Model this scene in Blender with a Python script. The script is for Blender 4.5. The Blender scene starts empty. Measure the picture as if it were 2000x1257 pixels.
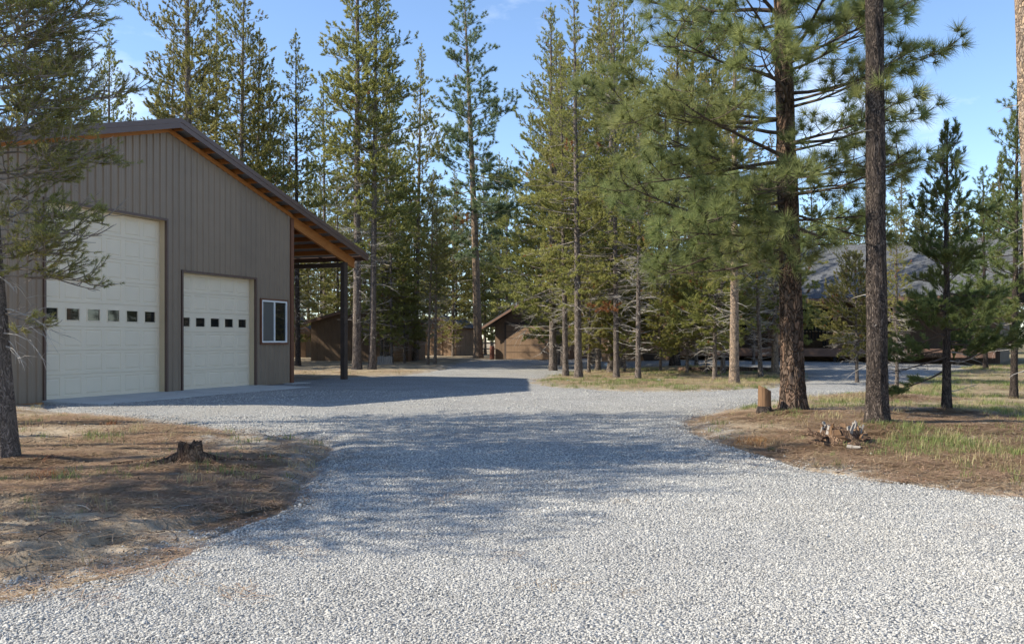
import bpy, bmesh, math, random
import numpy as np
from mathutils import Vector, Matrix
from mathutils.geometry import delaunay_2d_cdt

S = bpy.context.scene
COL = S.collection
rad = math.radians

# ------------------------------------------------------------------ camera
F = 1800.0            # focal length in photograph pixels (photo 2000 wide)
CAMZ = 1.31
HOR = 666.0
cd = bpy.data.cameras.new('camera'); cam = bpy.data.objects.new('camera', cd); COL.objects.link(cam)
cam.location = (0, 0, CAMZ); cam.rotation_euler = (rad(90), 0, 0)
cd.sensor_width = 36; cd.lens = 36 * F / 2000
cd.shift_y = (HOR - 628.5) / 2000
cd.clip_start = .05; cd.clip_end = 3000
S.camera = cam

# ------------------------------------------------------------------ light
SUN_DIR = Vector((1.27, 0.15, -1.0)).normalized()      # direction the light travels
SUN_EL = math.asin(-SUN_DIR.z)
w = bpy.data.worlds.new('World'); S.world = w; w.use_nodes = True
nt = w.node_tree; nt.nodes.clear()
N = nt.nodes.new; LK = nt.links.new
wo = N('ShaderNodeOutputWorld'); bg = N('ShaderNodeBackground'); sky = N('ShaderNodeTexSky')
sky.sky_type = 'NISHITA'; sky.sun_disc = False; sky.sun_elevation = SUN_EL; sky.sun_rotation = rad(-97)
sky.altitude = 1200; sky.air_density = 1.0; sky.dust_density = .1; sky.ozone_density = 2.0
tc = N('ShaderNodeTexCoord'); mp = N('ShaderNodeMapping'); mp.inputs['Scale'].default_value = (2.2, 2.2, 5.0)
mp.inputs['Location'].default_value = (.4, 1.3, .2)
nz = N('ShaderNodeTexNoise'); nz.inputs['Scale'].default_value = 1.6; nz.inputs['Detail'].default_value = 9; nz.inputs['Roughness'].default_value = .58
cr = N('ShaderNodeValToRGB'); cr.color_ramp.elements[0].position = .54; cr.color_ramp.elements[1].position = .80
mx = N('ShaderNodeMix'); mx.data_type = 'RGBA'; mx.inputs['B'].default_value = (6.2, 6.6, 7.0, 1)
mu = N('ShaderNodeMath'); mu.operation = 'MULTIPLY'; mu.inputs[1].default_value = .7
LK(tc.outputs['Generated'], mp.inputs['Vector']); LK(mp.outputs['Vector'], nz.inputs['Vector']); LK(nz.outputs['Fac'], cr.inputs['Fac'])
LK(cr.outputs['Color'], mu.inputs[0]); LK(mu.outputs[0], mx.inputs['Factor'])
tn = N('ShaderNodeMix'); tn.data_type = 'RGBA'; tn.blend_type = 'MULTIPLY'; tn.inputs['Factor'].default_value = 1; tn.inputs['B'].default_value = (.90, .93, .97, 1); LK(sky.outputs['Color'], tn.inputs['A']); LK(tn.outputs['Result'], mx.inputs['A'])
LK(mx.outputs['Result'], bg.inputs['Color']); bg.inputs['Strength'].default_value = .15
LK(bg.outputs['Background'], wo.inputs['Surface'])
sl = bpy.data.lights.new('sun', 'SUN'); sl.energy = 5.0; sl.angle = rad(.55); sl.color = (1, .92, .76)
sun = bpy.data.objects.new('sun', sl); COL.objects.link(sun); sun.rotation_euler = SUN_DIR.to_track_quat('-Z', 'Y').to_euler(); sun.location = (-30, 0, 30)
S.view_settings.view_transform = 'Standard'; S.view_settings.look = 'None'; S.view_settings.exposure = .82; S.view_settings.gamma = 1
S.view_settings.use_curve_mapping = False
S.cycles.max_bounces = 6; S.cycles.diffuse_bounces = 3; S.cycles.glossy_bounces = 3; S.cycles.transmission_bounces = 4; S.cycles.transparent_max_bounces = 4

# ------------------------------------------------------------------ noise + terrain
RS = np.random.RandomState(5)
_LAT = RS.rand(256, 256)
def vn(x, y):
    x = np.asarray(x, float); y = np.asarray(y, float)
    xi = np.floor(x).astype(int); yi = np.floor(y).astype(int); fx = x - xi; fy = y - yi
    fx = fx*fx*(3-2*fx); fy = fy*fy*(3-2*fy)
    a = _LAT[xi & 255, yi & 255]; b = _LAT[(xi+1) & 255, yi & 255]; c = _LAT[xi & 255, (yi+1) & 255]; d = _LAT[(xi+1) & 255, (yi+1) & 255]
    return (a*(1-fx)+b*fx)*(1-fy)+(c*(1-fx)+d*fx)*fy - .5
def fbm(x, y, o=4):
    r = 0; a = 1
    for i in range(o):
        r = r + a*vn(x*2**i+17.3*i, y*2**i+9.1*i); a *= .5
    return r
def sm(t):
    t = np.clip(t, 0, 1); return t*t*(3-2*t)
def g(x, y):
    x = np.asarray(x, float); y = np.asarray(y, float)
    z = -.2*sm((15-y)/9) + .20*sm((y-38)/25) + .28*sm((y-28)/16)*sm((x-2)/8)
    z = z + .17*np.exp(-((x-6.2)**2/7 + (y-14)**2/9))
    return z
def ground_at(px, py):
    Y = 20.0
    for _ in range(60):
        X = (px-1000)/F*Y
        Y2 = (CAMZ-float(g(X, Y)))*F/max(py-HOR, 1.)
        Y = .5*Y+.5*Y2
    return (px-1000)/F*Y, Y
def gz(x, y): return float(g(x, y))

# ------------------------------------------------------------------ object helpers
def mesh_np(name, V, Fc, mats=(), midx=None, smooth=False):
    V = np.asarray(V, np.float32); Fc = np.asarray(Fc, np.int32)
    me = bpy.data.meshes.new(name); k = Fc.shape[1]
    me.vertices.add(len(V)); me.vertices.foreach_set('co', V.ravel())
    me.loops.add(Fc.size); me.loops.foreach_set('vertex_index', Fc.ravel())
    me.polygons.add(len(Fc)); me.polygons.foreach_set('loop_start', np.arange(0, Fc.size, k, dtype=np.int32))
    for m in mats: me.materials.append(m)
    if midx is not None: me.polygons.foreach_set('material_index', np.asarray(midx, np.int32))
    me.polygons.foreach_set('use_smooth', np.full(len(Fc), smooth))
    me.update(calc_edges=True)
    return me
def link(name, me, parent=None, loc=None, rot=None):
    o = bpy.data.objects.new(name, me); COL.objects.link(o)
    if parent is not None: o.parent = parent
    if loc is not None: o.location = loc
    if rot is not None: o.rotation_euler = rot
    return o
def tag(o, label=None, cat=None, group=None, kind=None):
    if label: o['label'] = label
    if cat: o['category'] = cat
    if group: o['group'] = group
    if kind: o['kind'] = kind
    return o
def empty(name, loc, rz=0, **k):
    o = link(name, None, None, loc, (0, 0, rz)); o.empty_display_size = .2
    return tag(o, **k)
class MB:
    """collects boxes, prisms and tubes; build() links them as one mesh"""
    def __init__(s): s.v = []; s.f = []
    def box(s, x0, x1, y0, y1, z0, z1):
        b = len(s.v); s.v += [(x, y, z) for z in (z0, z1) for (x, y) in ((x0, y0), (x1, y0), (x1, y1), (x0, y1))]
        s.f += [tuple(b+i for i in q) for q in ((3, 2, 1, 0), (4, 5, 6, 7), (0, 1, 5, 4), (1, 2, 6, 5), (2, 3, 7, 6), (3, 0, 4, 7))]; return s
    def prism(s, prof, axis, a0, a1):
        """prof: list of 2-D points; axis 'x' -> (y,z) profile, 'y' -> (x,z) profile, 'z' -> (x,y)"""
        b = len(s.v); n = len(prof)
        for a in (a0, a1):
            for (p, q) in prof:
                s.v.append((a, p, q) if axis == 'x' else (p, a, q) if axis == 'y' else (p, q, a))
        s.f.append(tuple(b+i for i in range(n))[::-1]); s.f.append(tuple(b+n+i for i in range(n)))
        for i in range(n): j = (i+1) % n; s.f.append((b+i, b+j, b+n+j, b+n+i))
        return s
    def bar(s, p, q, wd, ht):
        p = Vector(p); q = Vector(q); d = (q-p).normalized(); up = Vector((0, 0, 1)) if abs(d.z) < .95 else Vector((0, 1, 0))
        a = d.cross(up).normalized()*wd/2; c = a.cross(d).normalized()*ht/2; b = len(s.v)
        for e in (p, q): s.v += [tuple(e-a-c), tuple(e+a-c), tuple(e+a+c), tuple(e-a+c)]
        s.f += [tuple(b+i for i in z) for z in ((0, 1, 2, 3), (7, 6, 5, 4), (0, 4, 5, 1), (1, 5, 6, 2), (2, 6, 7, 3), (3, 7, 4, 0))]; return s
    def tube(s, pts, rs, n=8):
        b = len(s.v); m = len(pts)
        for i, (p, r) in enumerate(zip(pts, rs)):
            d = (Vector(pts[min(i+1, m-1)])-Vector(pts[max(i-1, 0)])).normalized()
            u = d.cross(Vector((0, 0, 1))) if abs(d.z) < .9 else d.cross(Vector((1, 0, 0)))
            u.normalize(); v = d.cross(u)
            for k in range(n):
                a = 2*math.pi*k/n; s.v.append(tuple(Vector(p)+u*math.cos(a)*r+v*math.sin(a)*r))
        for i in range(m-1):
            for k in range(n):
                j = (k+1) % n; s.f.append((b+i*n+k, b+i*n+j, b+(i+1)*n+j, b+(i+1)*n+k))
        s.f.append(tuple(b+k for k in range(n))[::-1]); s.f.append(tuple(b+(m-1)*n+k for k in range(n)))
        return s
    def mesh(s, name, mat, bevel=0, smooth=False):
        me = bpy.data.meshes.new(name); me.from_pydata(s.v, [], s.f); me.materials.append(mat)
        bm = bmesh.new(); bm.from_mesh(me); bmesh.ops.recalc_face_normals(bm, faces=bm.faces)
        if bevel: bmesh.ops.bevel(bm, geom=list(bm.edges), offset=bevel, segments=1, affect='EDGES', clamp_overlap=True)
        bm.to_mesh(me); bm.free()
        if smooth: me.polygons.foreach_set('use_smooth', [True]*len(me.polygons))
        me.update(); return me
    def build(s, name, mat, parent=None, bevel=0, smooth=False, loc=None, rot=None):
        return link(name, s.mesh(name, mat, bevel, smooth), parent, loc, rot)

# ------------------------------------------------------------------ materials
def material(name, rough=.8, spec=.3):
    m = bpy.data.materials.new(name); m.use_nodes = True; t = m.node_tree
    b = t.nodes['Principled BSDF']; b.inputs['Roughness'].default_value = rough; b.inputs['Specular IOR Level'].default_value = spec
    return m, t, b
def ramp(t, src, stops):
    r = t.nodes.new('ShaderNodeValToRGB'); e = r.color_ramp.elements
    while len(e) < len(stops): e.new(.5)
    for k, (p, c) in enumerate(stops): e[k].position = p; e[k].color = (*c, 1)
    t.links.new(src, r.inputs['Fac']); return r.outputs['Color']
def coords(t, scale=(1, 1, 1), kind='Object', rot=(0, 0, 0)):
    c = t.nodes.new('ShaderNodeTexCoord'); m = t.nodes.new('ShaderNodeMapping'); m.inputs['Scale'].default_value = scale; m.inputs['Rotation'].default_value = rot
    t.links.new(c.outputs[kind], m.inputs['Vector']); return m.outputs['Vector']
def noise(t, vec, sc, det=5, ro=.55, dist=0):
    n = t.nodes.new('ShaderNodeTexNoise'); n.inputs['Scale'].default_value = sc; n.inputs['Detail'].default_value = det; n.inputs['Roughness'].default_value = ro; n.inputs['Distortion'].default_value = dist
    t.links.new(vec, n.inputs['Vector']); return n.outputs['Fac']
def voro(t, vec, sc, feat='F1', out='Distance', rnd=1):
    n = t.nodes.new('ShaderNodeTexVoronoi'); n.feature = feat; n.inputs['Scale'].default_value = sc; n.inputs['Randomness'].default_value = rnd
    t.links.new(vec, n.inputs['Vector']); return n.outputs[out]
def mixc(t, a, b, f, mode='MIX'):
    n = t.nodes.new('ShaderNodeMix'); n.data_type = 'RGBA'; n.blend_type = mode
    for s, v in (('A', a), ('B', b), ('Factor', f)):
        if isinstance(v, (tuple, float, int)): n.inputs[s].default_value = (*v, 1) if isinstance(v, tuple) else v
        else: t.links.new(v, n.inputs[s])
    return n.outputs['Result']
def math_(t, op, a, b=0.):
    n = t.nodes.new('ShaderNodeMath'); n.operation = op
    for i, v in enumerate((a, b)):
        if isinstance(v, (float, int)): n.inputs[i].default_value = v
        else: t.links.new(v, n.inputs[i])
    return n.outputs[0]
def bump(t, b, h, st=.5, dist=.02, prev=None):
    n = t.nodes.new('ShaderNodeBump'); n.inputs['Strength'].default_value = st; n.inputs['Distance'].default_value = dist
    t.links.new(h, n.inputs['Height'])
    if prev is not None: t.links.new(prev, n.inputs['Normal'])
    t.links.new(n.outputs['Normal'], b.inputs['Normal']); return n.outputs['Normal']
def objrand(t):
    return t.nodes.new('ShaderNodeObjectInfo').outputs['Random']
def painted(name, c, rough=.5, var=.12, sc=3, bsc=60, bst=.08, spec=.35):
    m, t, b = material(name, rough, spec); v = coords(t)
    n1 = noise(t, v, sc, 6); lo = tuple(x*(1-var) for x in c); hi = tuple(min(1, x*(1+var)) for x in c)
    t.links.new(ramp(t, n1, [(.3, lo), (.7, hi)]), b.inputs['Base Color'])
    if name == 'taupe_metal_siding':
        sk = noise(t, coords(t, (14, 14, .5)), 1.2, 5, .6); src = b.inputs['Base Color'].links[0].from_socket
        c2 = mixc(t, src, ramp(t, math_(t, 'ADD', math_(t, 'MULTIPLY', sk, .6), math_(t, 'MULTIPLY', objrand(t), .4)), [(.2, (.88, .88, .89)), (.8, (1.08, 1.07, 1.05))]), 1., 'MULTIPLY'); t.links.new(c2, b.inputs['Base Color'])
    if bst: bump(t, b, noise(t, v, bsc, 3), bst, .01)
    return m

def gravel_mat():
    m, t, b = material('gravel', .95, .15); v = coords(t)
    cell = voro(t, v, 46, out='Color'); sp = t.nodes.new('ShaderNodeSeparateColor'); t.links.new(cell, sp.inputs[0])
    c1 = ramp(t, sp.outputs[0], [(0, (.20, .20, .20)), (.3, (.36, .355, .345)), (.8, (.47, .46, .44)), (1, (.54, .53, .505))])
    edge = voro(t, v, 46, 'DISTANCE_TO_EDGE'); ec = ramp(t, edge, [(0, (.45, .45, .45)), (.12, (1, 1, 1))])
    c2 = mixc(t, c1, ec, 1.0, 'MULTIPLY')
    big = ramp(t, noise(t, v, .6, 6, .6), [(.3, (.84, .83, .82)), (.6, (1, 1, 1)), (.75, (1.0, .98, .94))])
    c3 = mixc(t, c2, big, 1.0, 'MULTIPLY')
    # wheel-worn fines, brownish dust
    tr = ramp(t, noise(t, coords(t, (1, .25, 1)), .8, 5), [(.5, (0, 0, 0)), (.72, (1, 1, 1))])
    c4 = mixc(t, c3, (.36, .335, .29), math_(t, 'MULTIPLY', tr, .32))
    t.links.new(c4, b.inputs['Base Color'])
    h = math_(t, 'ADD', math_(t, 'MULTIPLY', voro(t, v, 46), -1.), math_(t, 'MULTIPLY', sp.outputs[1], .7))
    p = bump(t, b, noise(t, v, 9, 5), .35, .03)
    bump(t, b, h, .9, .02, p); return m
M = {}
M['gravel'] = gravel_mat()
def stone_mat():
    m, t, b = material('gravel_stone', .9, .2)
    r = objrand(t)
    c = ramp(t, r, [(0, (.22, .215, .205)), (.2, (.38, .372, .355)), (.7, (.46, .447, .42)), (1, (.54, .525, .49))])
    t.links.new(mixc(t, c, (.33, .28, .22), math_(t, 'MULTIPLY', noise(t, coords(t), 12), .25)), b.inputs['Base Color']); return m
M['stone'] = stone_mat()
def dirt_mat():
    m, t, b = material('forest_floor', .97, .1); v = coords(t)
    n1 = noise(t, v, 1.1, 8, .65); n2 = noise(t, v, 14, 6, .7)
    c = ramp(t, n1, [(.28, (.16, .125, .09)), (.42, (.27, .215, .155)), (.55, (.37, .30, .22)), (.72, (.45, .38, .285))])
    lit = ramp(t, n2, [(.3, (.62, .58, .52)), (.55, (1, 1, 1)), (.75, (1.18, 1.05, .9))])
    c = mixc(t, c, lit, 1.0, 'MULTIPLY')
    st = noise(t, coords(t, (3, 40, 10), rot=(0, 0, .5)), 3, 4, .7); st2 = noise(t, coords(t, (40, 3, 10), rot=(0, 0, .3)), 3, 4, .7)
    nd = ramp(t, math_(t, 'MAXIMUM', st, st2), [(.58, (0, 0, 0)), (.68, (1, 1, 1))])
    pat = ramp(t, noise(t, v, .45, 4), [(.4, (0, 0, 0)), (.6, (1, 1, 1))])
    c = mixc(t, c, (.32, .17, .085), math_(t, 'MULTIPLY', math_(t, 'MULTIPLY', nd, pat), .6))
    at = t.nodes.new('ShaderNodeAttribute'); at.attribute_name = 'green'
    gn = math_(t, 'MULTIPLY', at.outputs['Fac'], ramp(t, noise(t, v, 2.4, 7, .7), [(.4, (0, 0, 0)), (.62, (1, 1, 1))]))
    c = mixc(t, c, (.15, .16, .06), math_(t, 'MULTIPLY', gn, .75))
    a2 = t.nodes.new('ShaderNodeAttribute'); a2.attribute_name = 'fines'
    c = mixc(t, c, (.33, .325, .315), math_(t, 'MULTIPLY', a2.outputs['Fac'], ramp(t, noise(t, v, 5, 7, .75), [(.42, (0, 0, 0)), (.58, (1, 1, 1))])))
    t.links.new(c, b.inputs['Base Color'])
    p = bump(t, b, n1, .6, .08); p = bump(t, b, n2, .7, .03, p); p = bump(t, b, noise(t, v, 70, 4, .7), .7, .01, p); bump(t, b, voro(t, v, 38), .5, .012, p); return m
M['dirt'] = dirt_mat()

def bark_mat(name, dark, mid, lite, sc=6, stretch=.28, st=.9, hue=.0, dist=.03):
    m, t, b = material(name, .95, .1); v = coords(t, (1, 1, stretch))
    wv = t.nodes.new('ShaderNodeVectorMath'); wv.operation = 'ADD'
    nn = t.nodes.new('ShaderNodeTexNoise'); nn.inputs['Scale'].default_value = 5; t.links.new(v, nn.inputs['Vector'])
    sc_ = t.nodes.new('ShaderNodeVectorMath'); sc_.operation = 'SCALE'; sc_.inputs['Scale'].default_value = .5; t.links.new(nn.outputs['Color'], sc_.inputs[0])
    t.links.new(v, wv.inputs[0]); t.links.new(sc_.outputs[0], wv.inputs[1]); v2 = wv.outputs[0]
    e = voro(t, v2, sc, 'DISTANCE_TO_EDGE'); cc = voro(t, v2, sc, out='Color'); sp = t.nodes.new('ShaderNodeSeparateColor'); t.links.new(cc, sp.inputs[0])
    pl = ramp(t, math_(t, 'ADD', math_(t, 'MULTIPLY', sp.outputs[0], .55), math_(t, 'MULTIPLY', noise(t, v, 12, 7, .7), .5)), [(.25, dark), (.5, mid), (.8, lite)])
    c = mixc(t, pl, ramp(t, math_(t, 'ADD', e, math_(t, 'MULTIPLY', noise(t, v, 40, 4, .7), .12)), [(.03, (.35, .33, .32)), (.13, (.9, .9, .9)), (.2, (1, 1, 1))]), 1.0, 'MULTIPLY')
    t.links.new(c, b.inputs['Base Color'])
    h = math_(t, 'ADD', ramp(t, e, [(0, (0, 0, 0)), (.16, (1, 1, 1))]), math_(t, 'MULTIPLY', noise(t, v, 30, 6, .7), .6))
    bump(t, b, h, st, dist); return m
M['bark_grey'] = bark_mat('lodgepole_bark', (.09, .075, .065), (.18, .15, .13), (.30, .245, .21), 30, .35, .8, dist=.02)
M['bark_near'] = bark_mat('flaky_lodgepole_bark', (.10, .08, .07), (.17, .14, .12), (.28, .225, .19), 52, .4, .9, dist=.012)
M['bark_rot'] = bark_mat('rotten_stump_wood', (.07, .045, .035), (.15, .095, .065), (.26, .17, .11), 30, .3, .9, dist=.02)
M['bark_tan'] = bark_mat('tan_bark', (.15, .115, .09), (.30, .23, .18), (.44, .32, .22), 28, .4, .8, dist=.02)  # bark in a lighter tan than the grey pines
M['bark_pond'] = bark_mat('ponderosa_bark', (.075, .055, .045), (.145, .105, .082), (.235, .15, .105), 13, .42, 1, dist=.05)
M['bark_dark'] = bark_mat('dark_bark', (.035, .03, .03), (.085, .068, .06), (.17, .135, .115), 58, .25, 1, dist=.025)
M['limb'] = painted('limb_bark', (.22, .19, .165), .95, .4, 8, 80, .3)
M['limb_dark'] = painted('limb_bark_dark', (.075, .055, .045), .95, .4, 8, 80, .3)
M['deadwood'] = painted('dead_twig_bark', (.36, .33, .30), .95, .35, 6, 80, .2)

def needle_mat(name, cols, trans=.35, hueobj=.10):
    m = bpy.data.materials.new(name); m.use_nodes = True; t = m.node_tree; t.nodes.clear()
    o = t.nodes.new('ShaderNodeOutputMaterial'); d = t.nodes.new('ShaderNodeBsdfPrincipled'); d.inputs['Roughness'].default_value = .6; d.inputs['Specular IOR Level'].default_value = .25
    tr = t.nodes.new('ShaderNodeBsdfTranslucent'); mx = t.nodes.new('ShaderNodeMixShader'); mx.inputs[0].default_value = trans
    v = coords(t); f = math_(t, 'ADD', math_(t, 'MULTIPLY', noise(t, v, 1.3, 3), .6), math_(t, 'MULTIPLY', noise(t, v, 22, 2), .4))
    c = ramp(t, f, [(.33, cols[0]), (.5, cols[1]), (.66, cols[2])])
    hs = t.nodes.new('ShaderNodeHueSaturation'); r = objrand(t)
    t.links.new(math_(t, 'ADD', math_(t, 'MULTIPLY', r, .03), .485), hs.inputs['Hue'])
    t.links.new(math_(t, 'ADD', math_(t, 'MULTIPLY', math_(t, 'FRACT', math_(t, 'MULTIPLY', r, 7.3)), hueobj*3), 1-hueobj*1.5), hs.inputs['Value'])
    t.links.new(c, hs.inputs['Color'])
    t.links.new(hs.outputs[0], d.inputs['Base Color']); t.links.new(hs.outputs[0], tr.inputs['Color'])
    t.links.new(d.outputs[0], mx.inputs[1]); t.links.new(tr.outputs[0], mx.inputs[2]); t.links.new(mx.outputs[0], o.inputs['Surface']); return m
M['needle'] = needle_mat('lodgepole_needles', [(.17, .185, .06), (.285, .285, .09), (.41, .38, .14)], .55)
M['needle_blue'] = needle_mat('ponderosa_needles', [(.13, .17, .095), (.20, .245, .125), (.28, .31, .15)], .5)
M['needle_pond'] = needle_mat('long_needles', [(.15, .19, .075), (.24, .275, .105), (.36, .37, .15)], .5)
M['needle_young'] = needle_mat('young_needles', [(.09, .13, .05), (.15, .19, .065), (.22, .24, .085)], .45)
M['needle_far'] = needle_mat('far_needles', [(.08, .10, .045), (.13, .15, .06), (.19, .20, .08)], .45)
M['needle_red'] = needle_mat('dead_needles', [(.20, .085, .035), (.32, .14, .06), (.42, .20, .09)])

# ------------------------------------------------------------------ driveway outline
# ---- built further down from outline points given in metres
def P2(lst): return [ground_at(*p) for p in lst]
DRIVE = [(-9, -8), (-9, 4.0), (-6, 4.5)] + P2([(0, 1168), (140, 1137), (265, 1108), (380, 1062), (455, 1023), (539, 992), (575, 955), (605, 920), (640, 885),
    (632, 862), (560, 850), (430, 842), (300, 822), (200, 812), (110, 804)]) + [(-10.4, 20), (-9.9, 24), (-8.4, 28.5)] + P2([(600, 741),
    (685, 736), (790, 732), (860, 722), (878, 714), (905, 707), (945, 701.5)]) + [(-1.9, 58), (12, 58)] + P2([(1500, 702), (1700, 700), (1850, 702), (1930, 708), (1860, 722), (1810, 738), (1740, 752), (1690, 766),
    (1600, 773), (1530, 779), (1480, 788), (1420, 800), (1370, 815), (1348, 828), (1365, 845), (1440, 870), (1500, 890), (1600, 917), (1750, 940), (1890, 957), (2000, 970)]) + [(8, 7.7), (14, 6.6), (14, -8)]
ISLE = P2([(1042, 745), (1070, 735), (1110, 728), (1160, 722), (1260, 716), (1340, 713), (1420, 716), (1540, 720), (1580, 732), (1560, 748), (1500, 757), (1400, 762), (1280, 765), (1180, 761), (1100, 757), (1060, 752)])
def densify(poly, step=.12, amp=.07, seed=3):
    out = []; n = len(poly)
    for i in range(n):
        a = np.array(poly[i]); b = np.array(poly[(i+1) % n]); d = b-a; L = np.linalg.norm(d)
        mid = (a+b)/2; st = step*max(1, mid[1]/14); k = max(1, int(L/st)); nn = np.array([-d[1], d[0]])/max(L, 1e-6)
        for j in range(k):
            p = a+d*j/k; am = amp*min(3, max(1, p[1]/12))
            off = am*2*float(fbm(p[0]*1.3+seed, p[1]*1.3, 2)) + am*1.1*float(vn(p[0]*7+seed, p[1]*7))
            out.append(tuple(p+nn*off))
    return out
DR = densify(DRIVE); IS = densify(ISLE, seed=9)
def inside(poly, x, y):
    x = np.asarray(x); y = np.asarray(y); r = np.zeros(x.shape, bool); n = len(poly)
    for i in range(n):
        x1, y1 = poly[i]; x2, y2 = poly[(i+1) % n]
        if y1 == y2: continue
        c = ((y1 > y) != (y2 > y)) & (x < (x2-x1)*(y-y1)/(y2-y1)+x1); r ^= c
    return r
def distp(poly, x, y):
    x = np.asarray(x, float); y = np.asarray(y, float); d = np.full(x.shape, 1e9); n = len(poly)
    for i in range(n):
        x1, y1 = poly[i]; x2, y2 = poly[(i+1) % n]; dx = x2-x1; dy = y2-y1; q = max(dx*dx+dy*dy, 1e-9)
        t = np.clip(((x-x1)*dx+(y-y1)*dy)/q, 0, 1); d = np.minimum(d, (x-x1-t*dx)**2+(y-y1-t*dy)**2)
    return np.sqrt(d)
def on_drive(x, y): return inside(DR, x, y) & ~inside(IS, x, y)
def sdist(x, y):     # coarse outlines: positive on the drive
    d = np.minimum(distp(DRIVE, x, y), distp(ISLE, x, y)); return np.where(on_drive(x, y), d, -d)

BASES = P2([(1550, 810), (1714, 837), (20, 915), (1849, 809), (372, 922), (1640, 872), (2036, 905), (1741, 778)])
RUT = P2([(-200, 1150), (0, 1112), (90, 1092), (180, 1068), (260, 1046), (330, 1030), (420, 1012), (480, 1000)])
def rutd(x, y):
    d = np.full(np.shape(x), 1e9); s = np.zeros(np.shape(x))
    for i in range(len(RUT)-1):
        x1, y1 = RUT[i]; x2, y2 = RUT[i+1]; dx = x2-x1; dy = y2-y1; q = dx*dx+dy*dy
        t = np.clip(((x-x1)*dx+(y-y1)*dy)/q, 0, 1); ex = x-x1-t*dx; ey = y-y1-t*dy; dd = np.hypot(ex, ey)
        sg = np.sign(-dy*ex+dx*ey); s = np.where(dd < d, sg, s); d = np.minimum(d, dd)
    return d*s
def floor_z(x, y, sd=None):
    """height of the bare forest floor beside the drive"""
    if sd is None: sd = sdist(x, y)
    z = g(x, y) + .03*fbm(x*.8, y*.8, 4)*sm((-sd)/.5) + (.03*fbm(x*4, y*4, 4)+.018*fbm(x*17, y*17, 2))*sm((-sd)/.25)*sm((22-y)/10)
    z = z + .03*sm((-sd)/.6)
    r = rutd(x, y) + .09*fbm(x*3, y*3, 3); z = z + np.where((y < 11) & (x < 0), .075*sm(r/.10+.5)-.03, 0)*sm(-sd/.15)
    for (bx, by) in BASES: z = z + .05*np.exp(-((x-bx)**2+(y-by)**2)/.14)*sm(-sd/.2)
    z = z - .05*sm((sd+.06)/.12)
    return z

# ------------------------------------------------------------------ ground
def ys_list():
    ys = [-30, -20, -12, -6, -2, 1, 2.5]; y = 3.2
    while y < 90: ys.append(y); y += .05*max(1., (y/9)**1.9)
    ys += [95, 110, 140, 200, 320, 600, 1200, 2500]; return np.array(ys)
YS = ys_list(); nx = 420
u = np.linspace(-1, 1, nx); UU = np.sign(u)*(np.abs(u)*.35+.65*np.abs(u)**3)     # finer in the middle
gx = []; gy = []
for y in YS:
    half = max(abs(y)*1.35, 14) if y < 200 else y*1.6
    gx.append(UU*half*1.6); gy.append(np.full(nx, y))
gx = np.array(gx); gy = np.array(gy); SD = sdist(gx.ravel(), gy.ravel()).reshape(gx.shape)
gzv = floor_z(gx, gy, SD)
idx = np.arange(gx.size).reshape(gx.shape)
fc = np.stack([idx[:-1, :-1], idx[:-1, 1:], idx[1:, 1:], idx[1:, :-1]], -1).reshape(-1, 4)
me = mesh_np('ground', np.stack([gx, gy, gzv], -1).reshape(-1, 3), fc, [M['dirt']], smooth=True)
green = np.clip(sm((gx-4.6)/1.5)*sm((gy-14)/3)*.9 + inside(IS, gx, gy)*.7*sm((45-gy)/6) + .25*(gy > 34) + .35*sm((gx-4.5)/1.2)*sm((15-gy)/3)*(fbm(gx*.7, gy*.7, 3) > .05), 0, 1)
fines = np.clip(sm((SD+.75)/.75)*.8 + .7*((gx < -3) & (gx > -11) & (gy > 10.6) & (gy < 19))*sm(fbm(gx*.5, gy*.9, 3)*3+.35), 0, 1)
for nm, ar in (('green', green), ('fines', fines)):
    a = me.attributes.new(nm, 'FLOAT', 'POINT'); a.data.foreach_set('value', ar.ravel().astype(np.float32))
tag(link('ground', me), kind='structure')

def build_drive():
    pts = [Vector(p) for p in DR]; n1 = len(pts); ed = [(i, (i+1) % n1) for i in range(n1)]
    pts += [Vector(p) for p in IS]; n2 = len(IS); ed += [(n1+i, n1+(i+1) % n2) for i in range(n2)]
    y = -7.5; q = []
    while y < 58:
        st = .16*max(1, (max(y, 0)/8)**1.5); half = min(14, 9+y) if y > 0 else 13.5
        xs = np.arange(-half if half < 14 else -14, 24, st)+random.random()*st
        q += [(x, y+random.uniform(-.2, .2)*st) for x in xs]; y += st
    q = np.array(q); k = on_drive(q[:, 0], q[:, 1]) & (distp(DRIVE, q[:, 0], q[:, 1]) > .2) & (distp(ISLE, q[:, 0], q[:, 1]) > .25)
    pts += [Vector(p) for p in q[k]]
    v, e, f, *_ = delaunay_2d_cdt(pts, ed, [], 0, 1e-5)
    V = np.array([(p.x, p.y) for p in v]); Fc = np.array([t for t in f if len(t) == 3]); c = V[Fc].mean(1)
    Fc = Fc[on_drive(c[:, 0], c[:, 1])]
    sd = np.minimum(distp(DR, V[:, 0], V[:, 1]), distp(IS, V[:, 0], V[:, 1]))
    z = g(V[:, 0], V[:, 1]) - .03 + .055*sm(sd/.22) + .018*fbm(V[:, 0]*.9, V[:, 1]*.9, 3)*sm(sd/.5) + .008*fbm(V[:, 0]*5, V[:, 1]*5, 2)
    a = V[Fc[:, 1]]-V[Fc[:, 0]]; b = V[Fc[:, 2]]-V[Fc[:, 0]]; fl = a[:, 0]*b[:, 1]-a[:, 1]*b[:, 0] < 0; Fc[fl] = Fc[fl][:, ::-1]
    tag(link('gravel_driveway', mesh_np('gravel_driveway', np.column_stack([V, z]), Fc, [M['gravel']], smooth=True)), kind='structure')
random.seed(4)
build_drive()
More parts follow.
